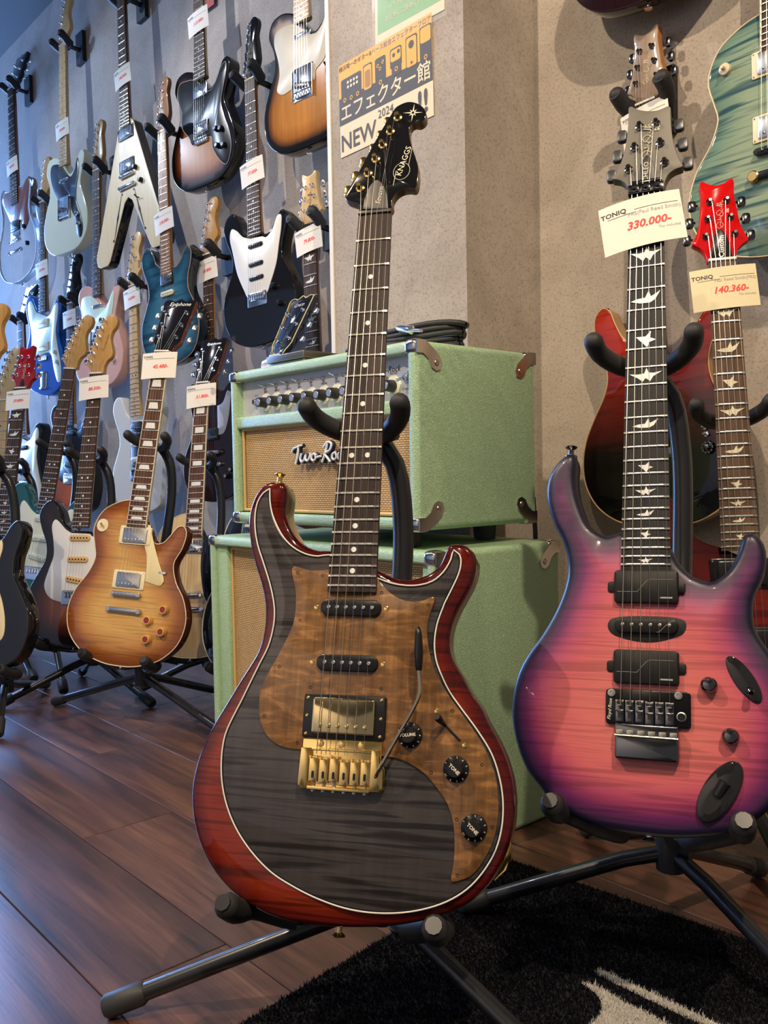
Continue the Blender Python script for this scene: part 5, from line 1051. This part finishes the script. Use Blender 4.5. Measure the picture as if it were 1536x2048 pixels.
g = guitar('blue quilted guitar with a brown roasted neck hanging on the wall', (*POS(-2.586, 1.380, 0.509, 8.0, -2.0, -2.76), 0.945), 'strat', [BQ, P('dark_blue_back', (.006, .012, .022), .2, 0, 1)], nf=24, board=ROAST, nm=ROAST, hs='tele', guard=None, pus=(('humx', 140, dict(mat=BLK)), ('single', 92, dict(mat=CREAM)), ('single', 44, dict(mat=CREAM))), br='strat', knobs=((88, 20), (108, -30)), km=NICKEL, bind=P('tan_edge', (.40, .24, .13), .5), inlay='bdot', hang='wall hanger behind the roasted headstock of the blue quilted guitar', card=('white price card on the brown neck of the blue quilted guitar', '218.000-'), tagv=338)
g = guitar('dark brown double horned guitar with a grey scratchplate hanging behind the mint amplifier head', (*POS(-2.436, 1.440, 0.077, 8, -2, -1.89), 0.969), 'sg', [DBR, DBR], nf=22, nm=MAPLED, hs='strat', pus=(('hum', 60, dict(mat=BLK)),), br='tom', brm=NICKEL, knobs=((76, -80), (100, -60)), km=BLK, kt=GOLD, guard='sg', gm=P('grey_pearl_guard', (.36, .38, .44), .3, 0, .4), hang='wall hanger behind the amber headstock left of the black and white guitar', card=('white price card under the amber headstock left of the black and white guitar', '49.800-'), tagv=597)
g = guitar('guitar with a pale three-a-side headstock and bird inlays, hanging behind the metal case', (*POS(-1.889, 1.440, 0.020, 8, -2, -2.88), 1.038), 'prs', [MAHB, MAHB], sc=635, nf=22, nm=MAHO, hs='prs', hsm=MAPLE, inlay='bird', hang='wall hanger behind the pale three-a-side headstock beside the pillar', card=('white price card under the pale three-a-side headstock', '79.800-'), tagv=596, side=MAPLE, nutmat=BLK)
signature(g, 3, 675, -8.6, 1.1, BLK)
g = guitar('orange and black guitar with a black headstock, mostly hidden behind the sunburst guitar', (*POS(-3.609, 1.452, 0.019, 8.0, -2.0, 1.16), 1.099), 'strat', [ORB, BLKG], hs='strat', hsm=BLKG, nm=MAPLED, pus=S3, guard='strat', gm=BLK, br='strat', hang='wall hanger behind the black curved headstock in the middle row', card=('small white price card under the black curved headstock', '59.800-'), tagv=590)
g = guitar('white guitar with a maple neck hanging behind the honey burst guitar', (*POS(-2.959, 1.440, 0.028, 8, -2, -2.34), 1.032), 'strat', [WHTG, WHTG], board=MAPLE, inlay='bdot', nm=MAPLE, hs='strat', pus=(('humx', 140, dict(mat=BLK)), ('single', 92, dict(mat=WHT)), ('single', 40, dict(mat=WHT))), guard=None, br='strat', brm=BLK, hang='wall hanger behind the pale maple headstock of the white guitar', card=('small white price card under the pale maple headstock of the white guitar', '64.800-'), tagv=607)
g.part('pickup_surround', prism(rrect(0, 92, 74, 160, 14, 4), -8.1, -6.9, .4), BLK)
g = guitar('black guitar with a cream scratchplate and bound neck behind the red headstock', (*POS(-4.104, 1.440, -0.010, 8, -2, -2.18), 1.140), 'jazz', [BLKG, BLKG], nm=MAHO, hs='open', hsm=BLKG, guard='jazz', gm=CREAM, pus=(('single', 140), ('single', 40)), br='strat', binding=IVB, hang='wall hanger behind the black three-a-side headstock at the left')
# on stands along the wall
g = guitar('glossy black guitar with a cream scratchplate on a stand, cut off by the left edge', POS(-2.343, .689, -.333, 30, -12, -4.97), 'strat', [BLKG, BLKG], nm=ROAST, hs='strat', hsm=MAPLED, guard=[(a*.74-8, b*.86+12) for a, b in GUARD['strat']], gm=CREAM, pus=S3, knobs=((50, 0), (62, -34)), km=BLK, stand=('black stand of the glossy black guitar at the left edge', 400, dict(foot_ang=144, legs=(0, 190, 100), legr=(.36, .16, .28))))
g = guitar('maple necked guitar whose small pale headstock stands left of the red headstock', (*POS(-3.511, 1.078, -0.440, 30.0, -12.0, -2.32), 1.199), 'strat', [SB3, BLKG], board=MAPLE, inlay='bdot', nm=MAPLE, hs='strat', guard='strat', pus=S3, stand=('black stand of the maple necked guitar at the left edge', 400, dict(foot_ang=190, legs=(0, 150, 250))))
g = guitar('guitar with a dark red headstock and bird inlays on a stand at the left', (*POS(-3.052, 0.961, -0.376, 30.0, -12.0, 0.77), 1.120), 'prs', [DRED, MAHB], sc=635, nf=22, hs='prs', hsm=REDD, nm=MAHO, inlay='bird', pus=(('hum', 130, dict(mat=BLK, ring=BLK)), ('hum', 34, dict(mat=BLK, ring=BLK))), br='tom', stand=('black stand of the guitar with the dark red headstock', 400, dict(foot_ang=190, legs=(0, 160, 255))), card=('white price card under the dark red headstock', '59.800-', 4), tagv=597, side=REDD)
g.part('truss_cover', prism(spline([(-8, 642), (-7, 656), (0, 668), (7, 656), (8, 642)], 3, True, (0, 4)), -9, -8, .3), BLK); signature(g, 4, 672, -8.6, 1.0, IV)
g = guitar('dark teal guitar with a white scratchplate and a slanted roasted neck on a stand', POS(-2.764, .992, -.276, 30, -12, 4.71), 'strat', [TEAL, TEAL], nm=ROAST, hs='strat', hsm=MAPLED, guard='strat', gm=P('aged_guard', (.72, .76, .66), .35, 0, .3), pus=[(a, b, dict(mat=P('mint_cover', (.66, .76, .64), .35), **(c_[0] if c_ else {}))) for a, b, *c_ in S3], knobs=((70, -10), (88, -50), (104, -78)), km=WHT, stand=('black stand of the dark teal guitar', 400, dict(foot_ang=190, legs=(0, 155, 255), r=.28)), tagv=600)
SBD = finish('dark_sunburst', [(0, (.004, .003, .003)), (.28, (.010, .004, .003)), (.6, (.085, .018, .007)), (1, (.19, .055, .018))], grain=.2, rough=.2, edge_mm=90)
g = guitar('sunburst guitar with a white scratchplate and cream pickup covers on a stand', POS(-2.443, .986, -.322, 32, -12, .31), 'strat', [SBD, BLKG], nm=MAPLED, hs='strat', guard='strat', gm=PGW, pus=[(a, b, dict(mat=P('amber_cover', (.70, .46, .20), .4), poles=BLK, **(c_[0] if c_ else {}))) for a, b, *c_ in S3], knobs=((70, -10), (88, -50), (104, -78)), km=CREAM, brm=NICKEL, stand=('black stand of the sunburst guitar with the white scratchplate', 412, dict(foot_ang=165, legs=(0, 205, 100), r=.27)), card=('white price card reading 88.500 under the amber headstock', '88.500-', 5), tagv=604)
gtext(g, 'Fernandes', 20, 745, -8.8, 13, P('logo_dark_gold', (.10, .06, .02), .4), 74, shear=.3)
g = guitar('honey burst single cutaway guitar with cream scratchplate standing in front of the wall row', POS(-2.046, .957, -.287, 32, -12, 4.04), 'lp', [HONEY, finish('wine_brown_side', [(0, (.11, .026, .014))], rough=.15)], sc=628, nf=22, board=ROSE2, nm=MAHO, hs='open', hsm=BLKG, inlay='trap', binding=IVB, guard='lp', gm=P('cream_guard', (.78, .68, .38), .35, 0, .3), pus=(('hum', 148, dict(mat=NICKEL, ring=CREAM)), ('hum', 36, dict(mat=NICKEL, ring=CREAM))), br='tom', brm=NICKEL, knobs=((72, -58), (112, -28), (76, -104), (114, -82)), kr=12, km=P('amber_gold_knob', (.80, .45, .12), .25, .3, .5), kt=P('knob_ruby', (.22, .02, .01), .2, 0, 1), bind=IVB, hsc=1.04, stand=('black stand of the honey burst guitar, foot reaching over the wooden floor', 402, dict(foot_ang=196, r=.35, cmin=30, crad=84, legs=(0, 175, 262), legr=(.355, .34, .3))), card=('cream price card reading 45.480 under the black headstock of the honey burst guitar', '45.480-', 4), tagv=590, buttons=NICKEL, side=MAHO)
g.part('toggle_plate', lathe(-100, 168, [(17, -16), (16.5, -7.2)], 24), CREAM); g.part('toggle_switch', tube([(-100, -12, 168), (-100, -2, 168), (-97, 4, 171), (-96, 6, 172)], [4, 2.5, 3.2, 1.6], 10), GBTN)
gtext(g, 'Epiphone', 2, 787, -8.6, 17, PEARL, 0, shear=.25); g.part('guard_bracket', box(80, 100, 58, 64, -11, -6, .5), CHROME)
g.part('jack_plate', prism(rrect(128, -104, 5, 30, 1), -38, -16, 1), CREAM)
g = guitar('natural wood single cutaway guitar with black scratchplate and block inlays behind the cabinet edge', POS(-2.224, 1.232, -.335, 28, -12, -1.76), 'lp', [NAT, NAT], sc=628, nf=22, board=ROSE2, nm=MAPLE, hs='open', hsm=BLKG, inlay='block', binding=IVB, guard=[(31,190),(60,150),(96,172),(124,178),(112,120),(112,70),(132,20),(120,-20),(60,-22),(31,60)], gm=BLKG, pus=(('hum', 140, dict(mat=CHROME)),), br='tom', bind=IVB, stand=('black stand of the natural wood guitar next to the cabinet', 402, dict(foot_ang=228, legr=(.21, .25, .13))), card=('white price card reading 51.800 under the small black headstock left of the amplifier', '51.800-', 3), tagv=588, side=MAHO)
gtext(g, 'Epiphone', 2, 776, -8.6, 13, PEARL, 0, shear=.25)
g = guitar('black guitar with gold edged headstock standing behind the left end of the mint cabinet', (*POS(-1.884, 1.177, -0.317, 0.0, -12.0, -0.38), 1.020), 'lp', [BLKG, BLKG], sc=628, nf=22, board=EBONY, nm=MAHO, hs='open', hsm=BLKG, inlay='block', binding=IVB, pus=(('hum', 148, dict(mat=GOLD, ring=BLK)),), br='tom', brm=GOLD, bind=IVB, stand=('black stand of the black guitar hidden beside the cabinet', 380, dict(foot_ang=180, r=.19, crad=60)), card=('white price card half hidden behind the amplifier head, left of the metal case', '69.800-', 5), tagv=590, buttons=NICKEL, hsc=1.12)
pts = [(a*1.12, 632+b*1.12) for a, b in HS['open'][0]]; g.part('headstock_binding', tube([(a, -8.6, b) for a, b in spline(pts, 5, True, (0, 3, 6, len(pts)-3, len(pts)-6))], 1.2, 5), P('gold_binding', (.72, .60, .22), .4))
gtext(g, 'Greco', 0, 790, -8.2, 17, PEARL, 0, shear=.25); g.part('crown_inlay', prism([(-5, 735), (-8, 752), (-3, 747), (0, 760), (3, 747), (8, 752), (5, 735)], -9.2, -8.5), PEARL)
# right hand wall
g = guitar('red to black fading flame guitar with a brown wooden headstock hanging behind the pink guitar', POS(-.888, 1.469, .054, 0, -2, -2.5), 'prs', [REDF, finish('natural_edge', [(0, (.42, .26, .12))], grain=.2, rough=.2)], sc=635, nf=24, hs='prs', hsm=finish('brown_headstock', [(0, (.30, .20, .13))], grain=.35, rough=.4, coat=.3), nm=MAHO, inlay='bird', board=EBONY, pus=(('humx', 140, dict(mat=BLK)), ('humx', 36, dict(mat=BLK))), br='strat', brm=DCHROME, bind=P('maple_edge', (.52, .34, .16), .3), posts=DCHROME, buttons=DCHROME, hang='wall hanger holding the brown wooden headstock above the pink guitar', card=('white price card almost hidden behind the grey headstock', '120.000-'), tagv=594, side=P('headstock_orange', (.40, .16, .05), .4))
signature(g, 2, 676, -8.6, 1.05, IV)
for a, b in ((88, 45), (106, -22)):
    kn = g.at('control_knob', shared('petalknob', join(lathe(0, 0, [(11, 0), (10.5, 6), (6, 9), (3, 11)], 20), *[lathe(9.5*math.cos(t), 9.5*math.sin(t), [(3, 0), (2.4, 7.5)], 8) for t in [2*PI*i/10 for i in range(10)]]), DCHROME), a, b, -8)
for a, b in ((100, 15), (102, 2)): g.at('mini_toggle', shared('minitog', join(lathe(0, 0, [(5, 0), (5, 3), (2, 4), (1.8, 9), (3, 12), (1, 14)], 12)), CHROME), a, b, -8)
strap_button(g, -112, 258, DCHROME, 1, -24)
g = guitar('teal flame single cutaway guitar with ivory edge, cut off at the upper right', (*POS(-0.652, 1.460, 0.526, 0, -2, -1.98), .98), 'lp', [BT, MAHB], sc=622, nf=22, nm=MAHO, hs='prs', inlay='bird', binding=IVB, pus=(('hum', 150, dict(mat=NICKEL, ring=CREAM)), ('hum', 40, dict(mat=NICKEL, ring=CREAM))), br='tom', brm=BLK, bind=IVB, knobs=((80, -60), (115, -30)), km=P('amber_knob', (.60, .26, .05), .2, 0, .6), bk=dict(grid=12))
g.part('toggle_switch', lathe(-92, 165, [(11, -12), (10, -2), (4, 0), (3, 8)], 18), P('ivory_switch', (.70, .60, .42), .3, 0, .5)); g.part('tailpiece_stud', lathe(-43, -40, [(10, -10), (10, 2), (8, 3.5)], 18), P('brass_stud', (.62, .48, .22), .25, 1))
g = guitar('dark red flame guitar with a bright red headstock on a stand behind the pink guitar', (-.6039, 1.2562, -.2948, 36.4, -10.7, -1.4), 'prs', [DRED, MAHB], sc=635, nf=22, hs='prs', hsm=REDG, nm=MAHO, inlay='bird', inmat=P('cream_bird', (.70, .66, .50), .35), board=wood('brown_rosewood', (.055, .030, .020), (.14, .085, .055), .5), pus=(('hum', 138, dict(mat=BLK, ring=BLK)), ('hum', 34, dict(mat=BLK, ring=BLK))), br='tom', brm=DCHROME, knobs=((86, 10), (104, -40)), posts=DCHROME, buttons=DCHROME, side=REDG, nutw=42, w12=51, bk=dict(grid=12), hsc=1.0, stand=('black stand behind the pink guitar holding the guitar with the red headstock', 398, dict(foot_ang=200, legr=(.25, .25, .12), cmin=24)))
g.part('truss_cover', prism(spline([(-17, 641), (-14, 660), (-8, 683), (0, 691), (8, 683), (14, 660), (17, 641)], 3, True, (0, 6)), -9, -8.2, .3), BLK); gtext(g, 'Custom', 1, 662, -8, 11.5, PEARL, 88, bold=.25)
signature(g, 4, 695, -8.6, 1.0, P('logo_rose', (.85, .55, .45), .4)); gtext(g, 'SE', 13, 722, -8.6, 7.5, P('logo_rose', (.85, .55, .45), .4), 86, bold=.15)
string_tag(g, 588, 'yellowed price card reading 140,360 under the bright red headstock', '140.360-', rot=3, yellow=True, fine=True, brand='TONIQ', maker='Paul Reed Smith(PRS)', note='Tax included')
g = guitar('dark guitar whose lower edge just reaches into the top of the frame', POS(-.895, 1.45, 1.032, 0, -2, 0), 'lp', [DBR, DBR], sc=628, nf=22, nm=MAHO, hs='open', hsm=BLKG, br='tom')
